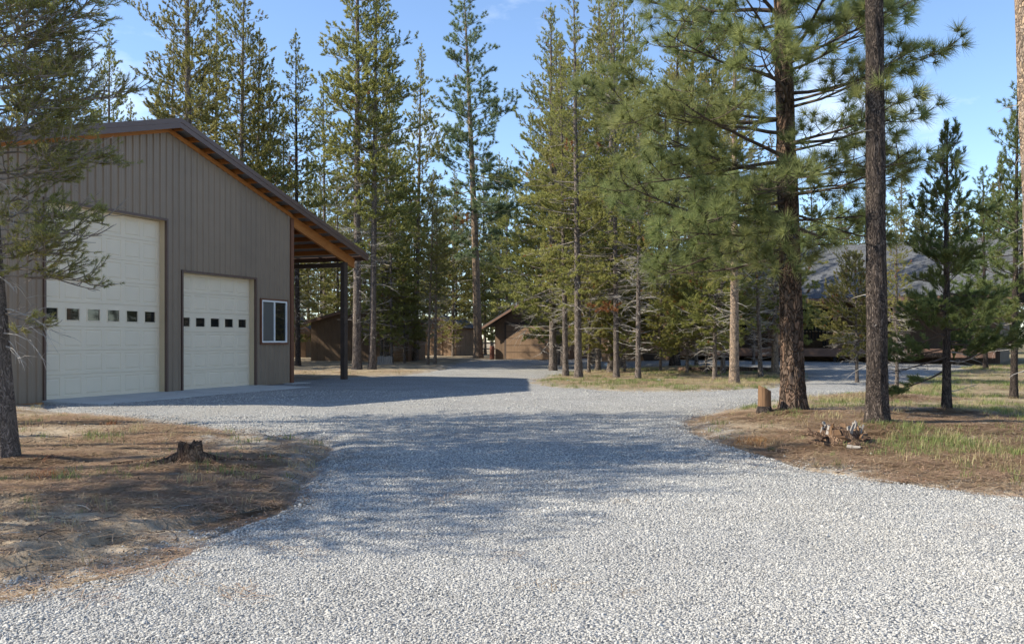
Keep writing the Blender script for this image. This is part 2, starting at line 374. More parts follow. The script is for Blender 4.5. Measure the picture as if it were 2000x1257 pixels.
def drive_z(x, y):
    sd = np.minimum(distp(DR, x, y), distp(IS, x, y))
    return g(x, y)-.03+.055*sm(sd/.22)+.018*fbm(x*.9, y*.9, 3)*sm(sd/.5)+.008*fbm(x*5, y*5, 2)

# ------------------------------------------------------------------ scatter (geometry nodes)
def scatter(name, pts, rot, scl, meshes, label, cat):
    c = bpy.data.collections.new(name+'_kinds')
    for i, m_ in enumerate(meshes): c.objects.link(bpy.data.objects.new(name+'_piece', m_))
    me = bpy.data.meshes.new(name); me.vertices.add(len(pts)); me.vertices.foreach_set('co', np.asarray(pts, np.float32).ravel())
    a = me.attributes.new('rot', 'FLOAT_VECTOR', 'POINT'); a.data.foreach_set('vector', np.asarray(rot, np.float32).ravel())
    a = me.attributes.new('scl', 'FLOAT', 'POINT'); a.data.foreach_set('value', np.asarray(scl, np.float32))
    o = link(name, me); tag(o, label, cat, None, 'stuff')
    ng = bpy.data.node_groups.new(name, 'GeometryNodeTree')
    ng.interface.new_socket('Geometry', in_out='INPUT', socket_type='NodeSocketGeometry'); ng.interface.new_socket('Geometry', in_out='OUTPUT', socket_type='NodeSocketGeometry')
    n = ng.nodes.new; gi = n('NodeGroupInput'); go = n('NodeGroupOutput'); ip = n('GeometryNodeInstanceOnPoints'); ci = n('GeometryNodeCollectionInfo')
    ci.inputs['Collection'].default_value = c; ci.inputs['Separate Children'].default_value = True; ci.inputs['Reset Children'].default_value = True
    ip.inputs['Pick Instance'].default_value = True
    ar = n('GeometryNodeInputNamedAttribute'); ar.data_type = 'FLOAT_VECTOR'; ar.inputs['Name'].default_value = 'rot'
    asc = n('GeometryNodeInputNamedAttribute'); asc.data_type = 'FLOAT'; asc.inputs['Name'].default_value = 'scl'
    e2 = n('FunctionNodeEulerToRotation'); L = ng.links.new
    L(gi.outputs[0], ip.inputs['Points']); L(ci.outputs[0], ip.inputs['Instance']); L(ar.outputs['Attribute'], e2.inputs[0]); L(e2.outputs[0], ip.inputs['Rotation'])
    L(asc.outputs['Attribute'], ip.inputs['Scale']); L(ip.outputs[0], go.inputs[0])
    md = o.modifiers.new('scatter', 'NODES'); md.node_group = ng; return o

def stone_mesh(seed):
    r = np.random.RandomState(seed); bm = bmesh.new(); bmesh.ops.create_icosphere(bm, subdivisions=1, radius=1)
    sc = np.array([1, r.uniform(.6, .9), r.uniform(.45, .75)])
    for v_ in bm.verts:
        k = 1+r.uniform(-.28, .22); v_.co = Vector(np.array(v_.co)*sc*k)
    me_ = bpy.data.meshes.new('stone'); bm.to_mesh(me_); bm.free(); me_.materials.append(M['stone']); return me_
def track(x, y):
    """packed wheel tracks curving up the drive"""
    c = .25+.05*(y-10)-.25*np.sin((y-4)*.22)+.1*fbm(x*.4, y*.4, 2); t = 0
    for o_ in (-2.2, -.75, .75, 2.3): t = np.maximum(t, np.exp(-((x-c-o_)/.24)**2)*(1 if abs(o_) < 1 else .6))
    return t*np.clip(.6+1.2*fbm(x*.6+4, y*.5, 3), 0, 1)
def gravel_stones():
    r = np.random.RandomState(8); xs = []; ys = []
    # candidate points by depth band, denser near the viewer
    for (y0, y1, dens) in ((3.6, 6.2, 3300), (6.2, 8.5, 1900), (8.5, 11.5, 950), (11.5, 16, 350), (16, 24, 100)):
        x0 = -y1*.62; x1 = y1*.62; n = int((x1-x0)*(y1-y0)*dens); x = r.uniform(x0, x1, n); y = r.uniform(y0, y1, n)
        k = np.abs(x) < y*.62; xs.append(x[k]); ys.append(y[k])
    x = np.concatenate(xs); y = np.concatenate(ys); k = on_drive(x, y); xi, yi = x[k], y[k]; kt = r.rand(len(xi)) > .62*track(xi, yi); xi, yi = xi[kt], yi[kt]
    # strays that spill over the edge and the loose windrow on the left verge
    xo, yo = x[~k], y[~k]; d = np.minimum(distp(DRIVE, xo, yo), distp(ISLE, xo, yo)); kk = r.rand(len(xo)) < .55*np.exp(-d/.16)+.012
    wr = P2([(0, 1140), (150, 1118), (230, 1100), (330, 1060), (410, 1030)]); dw = distp(wr+wr[::-1], xo, yo); kk |= (r.rand(len(xo)) < .8*np.exp(-(dw/.09)**2))
    xo, yo = xo[kk], yo[kk]
    zi = drive_z(xi, yi); zo = floor_z(xo, yo)
    X = np.concatenate([xi, xo]); Y = np.concatenate([yi, yo]); Z = np.concatenate([zi, zo])
    s = (.0055+.006*r.rand(len(X))**2)*np.clip(1+(Y-6)*.05, 1, 1.6)
    s = s*np.where(r.rand(len(X)) < .03, 1.7, 1)*(1+.35*fbm(X*.5, Y*.35, 3))
    rot = np.column_stack([r.normal(0, .5, len(X)), r.normal(0, .5, len(X)), r.uniform(0, 6.28, len(X))])
    scatter('loose_gravel', np.column_stack([X, Y, Z+s*.12]), rot, s, [stone_mesh(i) for i in range(7)], 'loose crushed grey stones covering the near driveway', 'gravel')
gravel_stones()

def blades_mesh(seed, n, h, wd, spread, mat, lean=.5):
    r = np.random.RandomState(seed); V = []; Fc = []
    for i in range(n):
        a = r.uniform(0, 6.28); b_ = np.array([r.normal(0, spread), r.normal(0, spread), 0]); d = np.array([math.cos(a), math.sin(a), 0]); s = np.array([-d[1], d[0], 0])*wd/2
        hh = h*r.uniform(.5, 1.1); ln = lean*r.uniform(.2, 1)*hh; k = len(V)
        V += [b_-s, b_+s, b_+s*.7+d*ln*.35+[0, 0, hh*.6], b_-s*.7+d*ln*.35+[0, 0, hh*.6], b_+d*ln+[0, 0, hh]]
        Fc += [(k, k+1, k+2), (k, k+2, k+3), (k+3, k+2, k+4)]
    return mesh_np('blades', V, Fc, [mat])
M['grass'] = needle_mat('grass_blades', [(.12, .16, .05), (.19, .23, .075), (.33, .31, .14)], .3)
M['grass_dry'] = needle_mat('dry_grass', [(.30, .25, .13), (.38, .32, .17), (.45, .38, .22)], .3)
M['duff'] = needle_mat('fallen_needles', [(.19, .125, .08), (.33, .22, .14), (.46, .34, .22)], .1)
def mat_needles(seed):
    r = np.random.RandomState(seed); V = []; Fc = []
    for i in range(16):
        a = r.uniform(0, 6.28); b_ = np.array([r.normal(0, .09), r.normal(0, .09), r.uniform(.002, .014)]); d = np.array([math.cos(a), math.sin(a), r.normal(0, .07)])*r.uniform(.04, .085)
        s = np.array([-math.sin(a), math.cos(a), 0])*.0022; k = len(V); V += [b_-d-s, b_-d+s, b_+d+s, b_+d-s]; Fc.append((k, k+1, k+2, k+3))
    return mesh_np('litter', V, Fc, [M['duff']])
M['clod'] = painted('earth_clod', (.21, .155, .105), .97, .4, 30, 0, 0, .1)
def floor_scatter():
    r = np.random.RandomState(12)
    def cand(n, y0, y1, wide=.62):
        y = y0+(y1-y0)*r.rand(n)**1.0; x = r.uniform(-1, 1, n)*y*wide; k = ~on_drive(x, y); return x[k], y[k]
    # needle litter
    x, y = cand(52000, 5, 17); k = r.rand(len(x)) < np.clip(.25+1.6*fbm(x*.6, y*.6, 3)+.55*np.exp(-((x-6)**2+(y-12.5)**2)/9), .06, 1); x, y = x[k], y[k]
    x2, y2 = cand(5000, 17, 40); x = np.concatenate([x, x2]); y = np.concatenate([y, y2])
    bb = np.array(BASES)[r.randint(len(BASES), size=9000)]+r.normal(0, .55, (9000, 2)); kb = ~on_drive(bb[:, 0], bb[:, 1]); x = np.concatenate([x, bb[kb, 0]]); y = np.concatenate([y, bb[kb, 1]])
    sc = r.uniform(.7, 1.5, len(x))*np.clip(y/14, 1, 2); z = floor_z(x, y)
    scatter('needle_litter', np.column_stack([x, y, z]), np.column_stack([np.zeros(len(x)), np.zeros(len(x)), r.uniform(0, 6.28, len(x))]), sc, [mat_needles(i) for i in range(5)], 'rust brown fallen pine needles strewn on the bare earth', 'pine needles')
    x, y = cand(26000, 4.6, 16); k = (x < 1) | (r.rand(len(x)) < .35); x, y = x[k], y[k]
    cl = []
    for i in range(5):
        m_ = stone_mesh(40+i).copy(); m_.materials.clear(); m_.materials.append(M['clod']); cl.append(m_)
    yd = 5+13*r.rand(5200); xd = r.uniform(-.6, .6, 5200)*yd; k = on_drive(xd, yd); xd, yd = xd[k], yd[k]; dd = distp(DRIVE, xd, yd); k = r.rand(len(xd)) < .012+np.exp(-dd/.22); xd, yd = xd[k], yd[k]
    scatter('strewn_needles', np.column_stack([xd, yd, drive_z(xd, yd)+.014]), np.column_stack([np.zeros(len(xd)), np.zeros(len(xd)), r.uniform(0, 6.28, len(xd))]), r.uniform(.5, 1.2, len(xd)), [mat_needles(i+20) for i in range(3)], 'few brown needles blown onto the gravel along its edge', 'pine needles')
    scatter('earth_clods', np.column_stack([x, y, floor_z(x, y)]), r.uniform(0, 6.28, (len(x), 3)), .004+.014*r.rand(len(x))**3, cl, 'small earth clods and bark chips scattered over the bare ground', 'clods')
    x, y = cand(1500, 5, 16); tw = []
    for i in range(4):
        q = curve(np.random.RandomState(i), (0, 0, .004), 0, .03, .22, -.05, 6, .25); a, b_ = tubes([q, q[2:]+[0, .0, 0.002]], [np.linspace(.004, .0015, 6), np.linspace(.003, .001, 4)], 4); tw.append(mesh_np('twig', a, b_, [M['deadwood'] if i % 2 else M['limb_dark']]))
    scatter('fallen_twigs', np.column_stack([x, y, floor_z(x, y)+.004]), np.column_stack([np.zeros(len(x)), np.zeros(len(x)), r.uniform(0, 6.28, len(x))]), r.uniform(.3, 1.3, len(x)), tw, 'thin fallen twigs strewn over the bare ground', 'twigs')
    # grass
    def tufts(name, n, y0, y1, prob, meshes, s0, s1, label, cat):
        x, y = cand(n, y0, y1); k = r.rand(len(x)) < prob(x, y); x, y = x[k], y[k]; z = floor_z(x, y)
        scatter(name, np.column_stack([x, y, z-.005]), np.column_stack([np.zeros(len(x)), np.zeros(len(x)), r.uniform(0, 6.28, len(x))]), r.uniform(s0, s1, len(x)), meshes, label, cat)
    pr = lambda x, y: np.clip((fbm(x*.9+5, y*.9, 3)*2.4-.12), 0, 1)*np.clip(.9*np.exp(-((x-3.6)**2+(y-15.6)**2)/1.2)+.15*np.exp(-((x-6.3)**2+(y-12.2)**2)/3)+.95*sm((x-4)/1)*sm((y-8.5)/3) + .8*inside(IS, x, y)+.25*((x < -2) & (y < 16))*(y > 9), 0, 1)+.008
    tufts('meadow_grass', 60000, 7, 40, pr, [blades_mesh(i, 16, .10, .006, .05, M['grass'], .8) for i in range(4)], .5, 1.3, 'thin green grass growing in patches on the needle covered ground', 'grass')
    pr2 = lambda x, y: np.clip(fbm(x*1.1-3, y*1.1, 3)*1.6-.1, 0, 1)*np.clip(sm((x-3.5)/1)*1.0+.5*inside(IS, x, y)+.12*(x < 0), 0, 1)+.006
    tufts('dry_grass', 50000, 6, 40, pr2, [blades_mesh(i+9, 14, .11, .005, .05, M['grass_dry'], 1.0) for i in range(3)], .5, 1.4, 'straw coloured dry grass scattered over the pine woodland ground', 'dry grass')
# ------------------------------------------------------------------ conifers
def tubes(paths, radii, sides):
    V = []; Fc = []; b = 0; ang = np.arange(sides)*2*np.pi/sides; ca, sa = np.cos(ang), np.sin(ang)
    for P, R in zip(paths, radii):
        P = np.asarray(P); m = len(P); d = np.empty_like(P); d[1:-1] = P[2:]-P[:-2]; d[0] = P[1]-P[0]; d[-1] = P[-1]-P[-2]
        d /= np.linalg.norm(d, axis=1)[:, None]+1e-9
        ref = np.array([0, 0, 1.]) if abs(d[0, 2]) < .85 else np.array([1., 0, 0]); a = np.cross(d, ref); a /= np.linalg.norm(a, axis=1)[:, None]+1e-9; c = np.cross(d, a)
        R = np.asarray(R)[:, None, None]; ring = P[:, None, :] + R*(a[:, None, :]*ca[None, :, None]+c[:, None, :]*sa[None, :, None])
        V.append(ring.reshape(-1, 3)); i = np.arange(m-1)[:, None]*sides; k = np.arange(sides)[None, :]; j = (k+1) % sides
        Fc.append(np.stack([b+i+k, b+i+j, b+i+sides+j, b+i+sides+k], -1).reshape(-1, 4)); b += m*sides
    return np.concatenate(V), np.concatenate(Fc)
def curve(r, p0, az, el, L, up, m=6, wob=.12):
    P = [np.array(p0, float)]; st = L/(m-1); a = az; e = el
    for i in range(m-1):
        P.append(P[-1]+st*np.array([math.cos(a)*math.cos(e), math.sin(a)*math.cos(e), math.sin(e)])); a += r.normal(0, wob); e += up/(m-1)+r.normal(0, wob*.6)
    return np.array(P)
floor_scatter()
def needles(r, T, A, Sz, K, L, W, tl, a0, a1, gap=0.):
    """K needles on each tuft; T tip points, A shoot axes, tl shoot length"""
    n = len(T); T = np.repeat(T, K, 0); A = np.repeat(A, K, 0); Sz = np.repeat(Sz, K)[:, None]
    rv = r.normal(size=(n*K, 3)); rv -= (rv*A).sum(1)[:, None]*A; rv /= np.linalg.norm(rv, axis=1)[:, None]+1e-9
    ph = r.uniform(a0, a1, n*K)[:, None]; D = A*np.cos(ph)+rv*np.sin(ph); D[:, 2] -= .06; base = T-A*tl*Sz*r.rand(n*K)[:, None]
    wv = np.cross(D, r.normal(size=D.shape)); wv /= np.linalg.norm(wv, axis=1)[:, None]+1e-9
    l = L*Sz*r.uniform(.7, 1.15, n*K)[:, None]; V = np.stack([base-wv*W/2*Sz, base+wv*W/2*Sz, base+D*l], 1).reshape(-1, 3)
    return V, np.arange(len(V)).reshape(-1, 3)
def conifer(name, seed, H=15, r0=.14, cb=.25, R=1.6, nb=110, ndead=30, K=12, NL=.09, NW=.016, TL=.12, ts=.13, tw=.22, bark='bark_grey', ndl='needle', limb='limb',
            lean=(0, 0), wob=.12, shape=.8, red=.006, deadfrac=.1, low=.55, sz=(.8, 1.25), spread=(.35, 1.15), elev=(-.15, .75), up=.35, limbs_mesh=True, tsides=10, top_t=.1):
    r = np.random.RandomState(seed)
    zs = np.linspace(0, 1, 30)**1.15; ax = lean[0]*zs**1.3+wob*np.cumsum(r.normal(0, .10, 30))*zs*.6; ay = lean[1]*zs**1.3+wob*np.cumsum(r.normal(0, .10, 30))*zs*.6
    TR = np.column_stack([ax, ay, zs*H]); TR[0, 2] = -.12
    rr = r0*((1-zs)**.75*.95+.05)+r0*.45*np.exp(-zs*H/.22); rr = np.maximum(rr, .008)
    at = lambda z: np.array([np.interp(z, zs*H, TR[:, 0]), np.interp(z, zs*H, TR[:, 1]), z]); rad_at = lambda z: np.interp(z, zs*H, rr)
    paths = []; radii = []; tw_p = []; tw_r = []; dp = []; dr = []; T = []; A = []; Sz = []; rd = []
    c0 = cb*H
    for i in range(nb):
        t = ((i+r.rand())/nb)**.92; z = c0+(H*.985-c0)*t; prof = (1-t)**shape*(low+(1-low)*sm(t/.25))*(.97)+.06
        az = i*2.39996+r.normal(0, .5); cl = fbm(np.array([seed*3.1+2.2*math.cos(az)]), np.array([z*.55+2.2*math.sin(az)]), 2)[0]; L = R*prof*r.uniform(.5, 1.15)*(1+1.0*cl); el = elev[0]+(elev[1]-elev[0])*t**1.3+r.normal(0, .24)
        P = curve(r, at(z), az, el, L, up*r.uniform(.3, 1.3), 6, .10); rb = min(.28*rad_at(z)+.003, .007+.009*L); paths.append(P); radii.append(np.linspace(rb, .003, 6))
        dead = r.rand() < deadfrac*(1-t)**2; seg = np.linspace(0, 1, 6)
        isred = r.rand() < red*.8*(1-t)
        nt_ = max(2, int(L/tw)+1)
        for k in range(nt_):
            u_ = (.22+.74*(k+r.rand()*.6)/nt_); q = np.array([np.interp(u_, seg, P[:, a_]) for a_ in range(3)])
            l = (.40*L*(1-u_*.55)+.08)*r.uniform(.6, 1.2); sgn = 1 if k % 2 else -1
            Q = curve(r, q, az+sgn*r.uniform(.5, 1.15), el+r.uniform(-.35, .45)+.1, l, .5, 4, .15); tw_p.append(Q); tw_r.append(np.linspace(.0045, .002, 4))
            if dead: continue
            nq = max(1, int(l*.75/ts)+1); s4 = np.linspace(0, 1, 4)
            for j in range(nq):
                f = 1-.72*j/nq if nq > 1 else 1
                pt = np.array([np.interp(f, s4, Q[:, a_]) for a_ in range(3)]); d = Q[-1]-Q[-2]; d = d/np.linalg.norm(d)+r.normal(0, .42 if j else .15, 3)+np.array([0, 0, .25]); d /= np.linalg.norm(d)
                T.append(pt+d*TL*(.7 if j else .4)); A.append(d); Sz.append(r.uniform(*sz)*(1-.35*t)); rd.append(isred or r.rand() < red)
        if not dead:
            d = P[-1]-P[-2]; d /= np.linalg.norm(d); T.append(P[-1]+d*TL*.5); A.append(d); Sz.append(1.1*(1-.3*t)); rd.append(isred)
    for j in range(5):
        zt = H*(1-.012*j); d = np.array([r.normal(0, .15), r.normal(0, .15), 1]); d /= np.linalg.norm(d); T.append(at(zt)+d*TL*.6); A.append(d); Sz.append(.8); rd.append(False)
    for i in range(ndead):
        z = r.uniform(.08 if cb > .15 else .04, cb+.12)*H; az = r.uniform(0, 6.28); L = R*r.uniform(.2, .8)*(.4+.6*z/(cb*H+.5)); el = r.uniform(-.25, .35)
        P = curve(r, at(z), az, el, L, r.uniform(-.9, .4), 6, .2); dp.append(P); dr.append(np.linspace(.011, .002, 6))
        for k in range(int(L/.16)):
            u_ = r.uniform(.25, .95); q = np.array([np.interp(u_, np.linspace(0, 1, 6), P[:, a_]) for a_ in range(3)])
            Q = curve(r, q, az+r.choice([-1, 1])*r.uniform(.4, 1.2), el+r.uniform(-.6, .5), L*.4*r.uniform(.3, 1), r.uniform(-.7, .3), 4, .25); dp.append(Q); dr.append(np.linspace(.005, .0015, 4))
    out = {}
    tv, tf = tubes([TR], [rr], tsides); n_ = tsides
    # lumpy trunk skin
    if tsides > 10:
        ang = np.arctan2(tv[:, 1]-np.interp(tv[:, 2], TR[:, 2], TR[:, 0]*0), tv[:, 0]); 
    out['trunk'] = mesh_np('trunk', tv, tf, [M[bark]], smooth=True)
    lv, lf = tubes(paths+tw_p, radii+tw_r, 3 if not limbs_mesh else 4); out['limbs'] = mesh_np('limbs', lv, lf, [M[limb]])
    if dp: dv, df = tubes(dp, dr, 4); out['dead_branches'] = mesh_np('dead_branches', dv, df, [M['deadwood']])
    T = np.array(T); A = np.array(A); Sz = np.array(Sz); rd = np.array(rd)
    nv, nf = needles(r, T, A, Sz, K, NL, NW, TL, *spread)
    out['crown'] = mesh_np('crown', nv, nf, [M[ndl], M['needle_red']], np.repeat(rd.astype(int), K)); out['H'] = H; out['ntri'] = len(nf)
    return out
KINDS = {}
def kind(k, **a): KINDS[k] = conifer(k, **a)
LO = dict(K=20, NL=.105, NW=.024, ts=.105, tw=.15)
TA = dict(K=20, NL=.14, NW=.042, ts=.14, tw=.20, TL=.17)
kind('lodge_a', seed=1, H=15, r0=.14, cb=.18, R=2.25, nb=165, ndead=34, **LO)
kind('lodge_b', seed=2, H=15, r0=.13, cb=.26, R=2.0, nb=150, ndead=40, shape=.7, **LO)
kind('lodge_c', seed=3, H=16, r0=.15, cb=.10, R=2.5, nb=185, ndead=26, red=.008, **LO)
kind('lodge_high', seed=24, H=15, r0=.14, cb=.58, R=3.3, nb=56, ndead=16, red=.004, low=.8, K=20, NL=.11, NW=.026, ts=.13, tw=.24)
kind('lodge_full', seed=23, H=14, r0=.14, cb=.10, R=2.6, nb=210, ndead=16, red=.004, low=.55, **LO)
kind('lodge_scruffy', seed=4, H=9, r0=.09, cb=.32, R=1.5, nb=110, ndead=90, deadfrac=.4, red=.03, K=22, NL=.09, NW=.02, ts=.11, tw=.16)
kind('lodge_bushy', seed=14, H=6, r0=.08, cb=.22, R=1.9, nb=120, ndead=40, red=.02, shape=.55, K=34, NL=.095, NW=.019, ts=.085, tw=.13)
kind('tall_a', seed=5, H=21, r0=.19, cb=.30, R=2.9, nb=170, ndead=60, shape=.6, **TA)
kind('tall_b', seed=6, H=21, r0=.17, cb=.36, R=2.3, nb=150, ndead=90, shape=.7, deadfrac=.25, **TA)
kind('tall_c', seed=7, H=19, r0=.16, cb=.10, R=2.9, nb=190, ndead=30, shape=.85, **TA)
kind('pond_mid', seed=8, H=24, r0=.30, cb=.27, R=3.4, nb=150, ndead=22, K=34, NL=.27, NW=.034, ts=.22, tw=.28, ndl='needle_blue', bark='bark_tan', red=.002, shape=.5, TL=.14, spread=(.2, 1.3), lean=(-.9, 0))
kind('young', seed=9, H=5.4, r0=.085, cb=.14, R=1.42, nb=78, ndead=4, K=38, NL=.10, NW=.012, ts=.065, tw=.10, ndl='needle_young', bark='bark_dark', limb='limb_dark', shape=.75, elev=(-.1, .95), up=.5, TL=.14, sz=(.9, 1.2), spread=(.3, .9), wob=.03, red=0, low=1.0)
kind('young_b', seed=10, H=9.5, r0=.11, cb=.20, R=2.1, nb=90, ndead=10, K=30, NL=.16, NW=.018, ts=.12, tw=.17, ndl='needle_young', bark='bark_dark', limb='limb_dark', shape=.75, elev=(-.1, .9), up=.5, TL=.14, wob=.05, red=0)
print('tris', {k: v['ntri'] for k, v in KINDS.items()})

def tree(kind_, x, y, h, label, name='lodgepole_pine', rz=None, lean=(0, 0), group=None, fat=1., bark=None, rnd=random.Random(3)):
    K_ = KINDS[kind_]; s = h/K_['H']; root = empty(name, (x, y, gz(x, y)), rnd.uniform(0, 6.28) if rz is None else rz)
    root.rotation_euler[0] = lean[1]+rnd.uniform(-.012, .012); root.rotation_euler[1] = lean[0]+rnd.uniform(-.018, .018); tag(root, label, 'tree', group)
    for p in ('trunk', 'limbs', 'dead_branches', 'crown'):
        if p in K_:
            c = link(p, K_[p], root); c.scale = (s*fat if p == 'trunk' else s*1., s*fat if p == 'trunk' else s*1., s)
            if p == 'trunk' and bark: c.material_slots[0].link = 'OBJECT'; c.material_slots[0].material = M[bark]
    return root
def px_tree(kind_, px, py, h, label, **k):
    x, y = ground_at(px, py); return tree(kind_, x, y, h, label, **k)

# ------------------------------------------------------------------ building materials
M['siding'] = painted('taupe_metal_siding', (.245, .185, .135), .45, .05, 2, 200, .03, .45)
M['trim'] = painted('brown_metal_trim', (.115, .072, .058), .4, .08, 2, 0, 0, .45)
M['rust_trim'] = painted('rust_brown_trim', (.17, .075, .045), .5, .1, 2, 0, 0, .35)
M['door_cream'] = painted('cream_door', (.76, .65, .50), .45, .03, 1.5, 300, .02, .4)
M['jamb'] = painted('tan_jamb', (.56, .45, .30), .5, .05, 2, 0, 0)
M['white'] = painted('white_vinyl', (.8, .8, .78), .4, .03, 2, 0, 0)
M['roof_metal'] = painted('roof_underside', (.32, .32, .31), .45, .1, 3, 0, 0, .5)
M['post'] = painted('dark_painted_post', (.07, .05, .04), .7, .2, 4, 90, .2)
M['concrete'] = painted('pale_concrete', (.46, .46, .44), .85, .12, 1.4, 90, .25)
def wood(name, a, b_, sc=(1.5, 30, 30)):
    m, t, b = material(name, .7, .3); v = coords(t, sc); n1 = noise(t, v, 1.3, 6, .6, .6)
    n2 = noise(t, coords(t), 2.2, 3); c = mixc(t, ramp(t, n1, [(.3, a), (.68, b_)]), (a[0]*.6, a[1]*.5, a[2]*.5), math_(t, 'MULTIPLY', n2, .5))
    t.links.new(c, b.inputs['Base Color']); bump(t, b, n1, .3, .005); return m
M['fir'] = wood('orange_fir_lumber', (.36, .13, .035), (.56, .25, .075))
M['cutwood'] = wood('weathered_cut_wood', (.12, .068, .036), (.25, .145, .075), (40, 40, 3))
M['greywood'] = wood('grey_weathered_wood', (.20, .18, .16), (.38, .35, .31), (30, 30, 3))
M['t111'] = wood('brown_plywood_siding', (.20, .13, .08), (.27, .18, .11), (14, 14, 1.2))
M['t111_dark'] = wood('dark_brown_plywood_siding', (.15, .10, .065), (.20, .135, .085), (14, 14, 1.2))
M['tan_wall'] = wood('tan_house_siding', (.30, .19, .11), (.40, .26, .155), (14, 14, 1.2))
M['house_shade'] = wood('shaded_house_siding', (.10, .07, .05), (.15, .105, .075), (14, 14, 1.2))  # darker copy of the tan siding, porch shade put into the colour
M['deck'] = wood('brown_deck_board', (.17, .10, .07), (.24, .15, .11), (1.5, 30, 30))
M['black'] = painted('dark_void', (.02, .02, .02), .9, .2, 3, 0, 0)
def glass_mat(name, c=(.012, .014, .014)):
    m, t, b = material(name, .03, .6); b.inputs['Base Color'].default_value = (*c, 1); b.inputs['IOR'].default_value = 1.5
    bump(t, b, noise(t, coords(t), 1.2, 2), .06, .02); return m
M['glass'] = glass_mat('window_glass'); M['screen'] = glass_mat('screened_glass', (.10, .105, .105)); M['screen'].node_tree.nodes['Principled BSDF'].inputs['Roughness'].default_value = .3
def shingle_mat():
    m, t, b = material('asphalt_shingles', .9, .2); v = coords(t, kind='Object')
    br = t.nodes.new('ShaderNodeTexBrick'); br.inputs['Scale'].default_value = 1; br.inputs['Brick Width'].default_value = .33; br.inputs['Row Height'].default_value = .14; br.inputs['Mortar Size'].default_value = .012
    br.inputs['Color1'].default_value = (.08, .085, .094, 1); br.inputs['Color2'].default_value = (.125, .132, .145, 1); br.inputs['Mortar'].default_value = (.05, .05, .055, 1)
    t.links.new(v, br.inputs['Vector']); c = mixc(t, br.outputs['Color'], ramp(t, noise(t, v, 1.5, 5), [(.3, (.8, .8, .8)), (.7, (1.1, 1.1, 1.1))]), 1., 'MULTIPLY')
    t.links.new(c, b.inputs['Base Color']); bump(t, b, br.outputs['Fac'], -.6, .01); return m
M['shingle'] = shingle_mat()

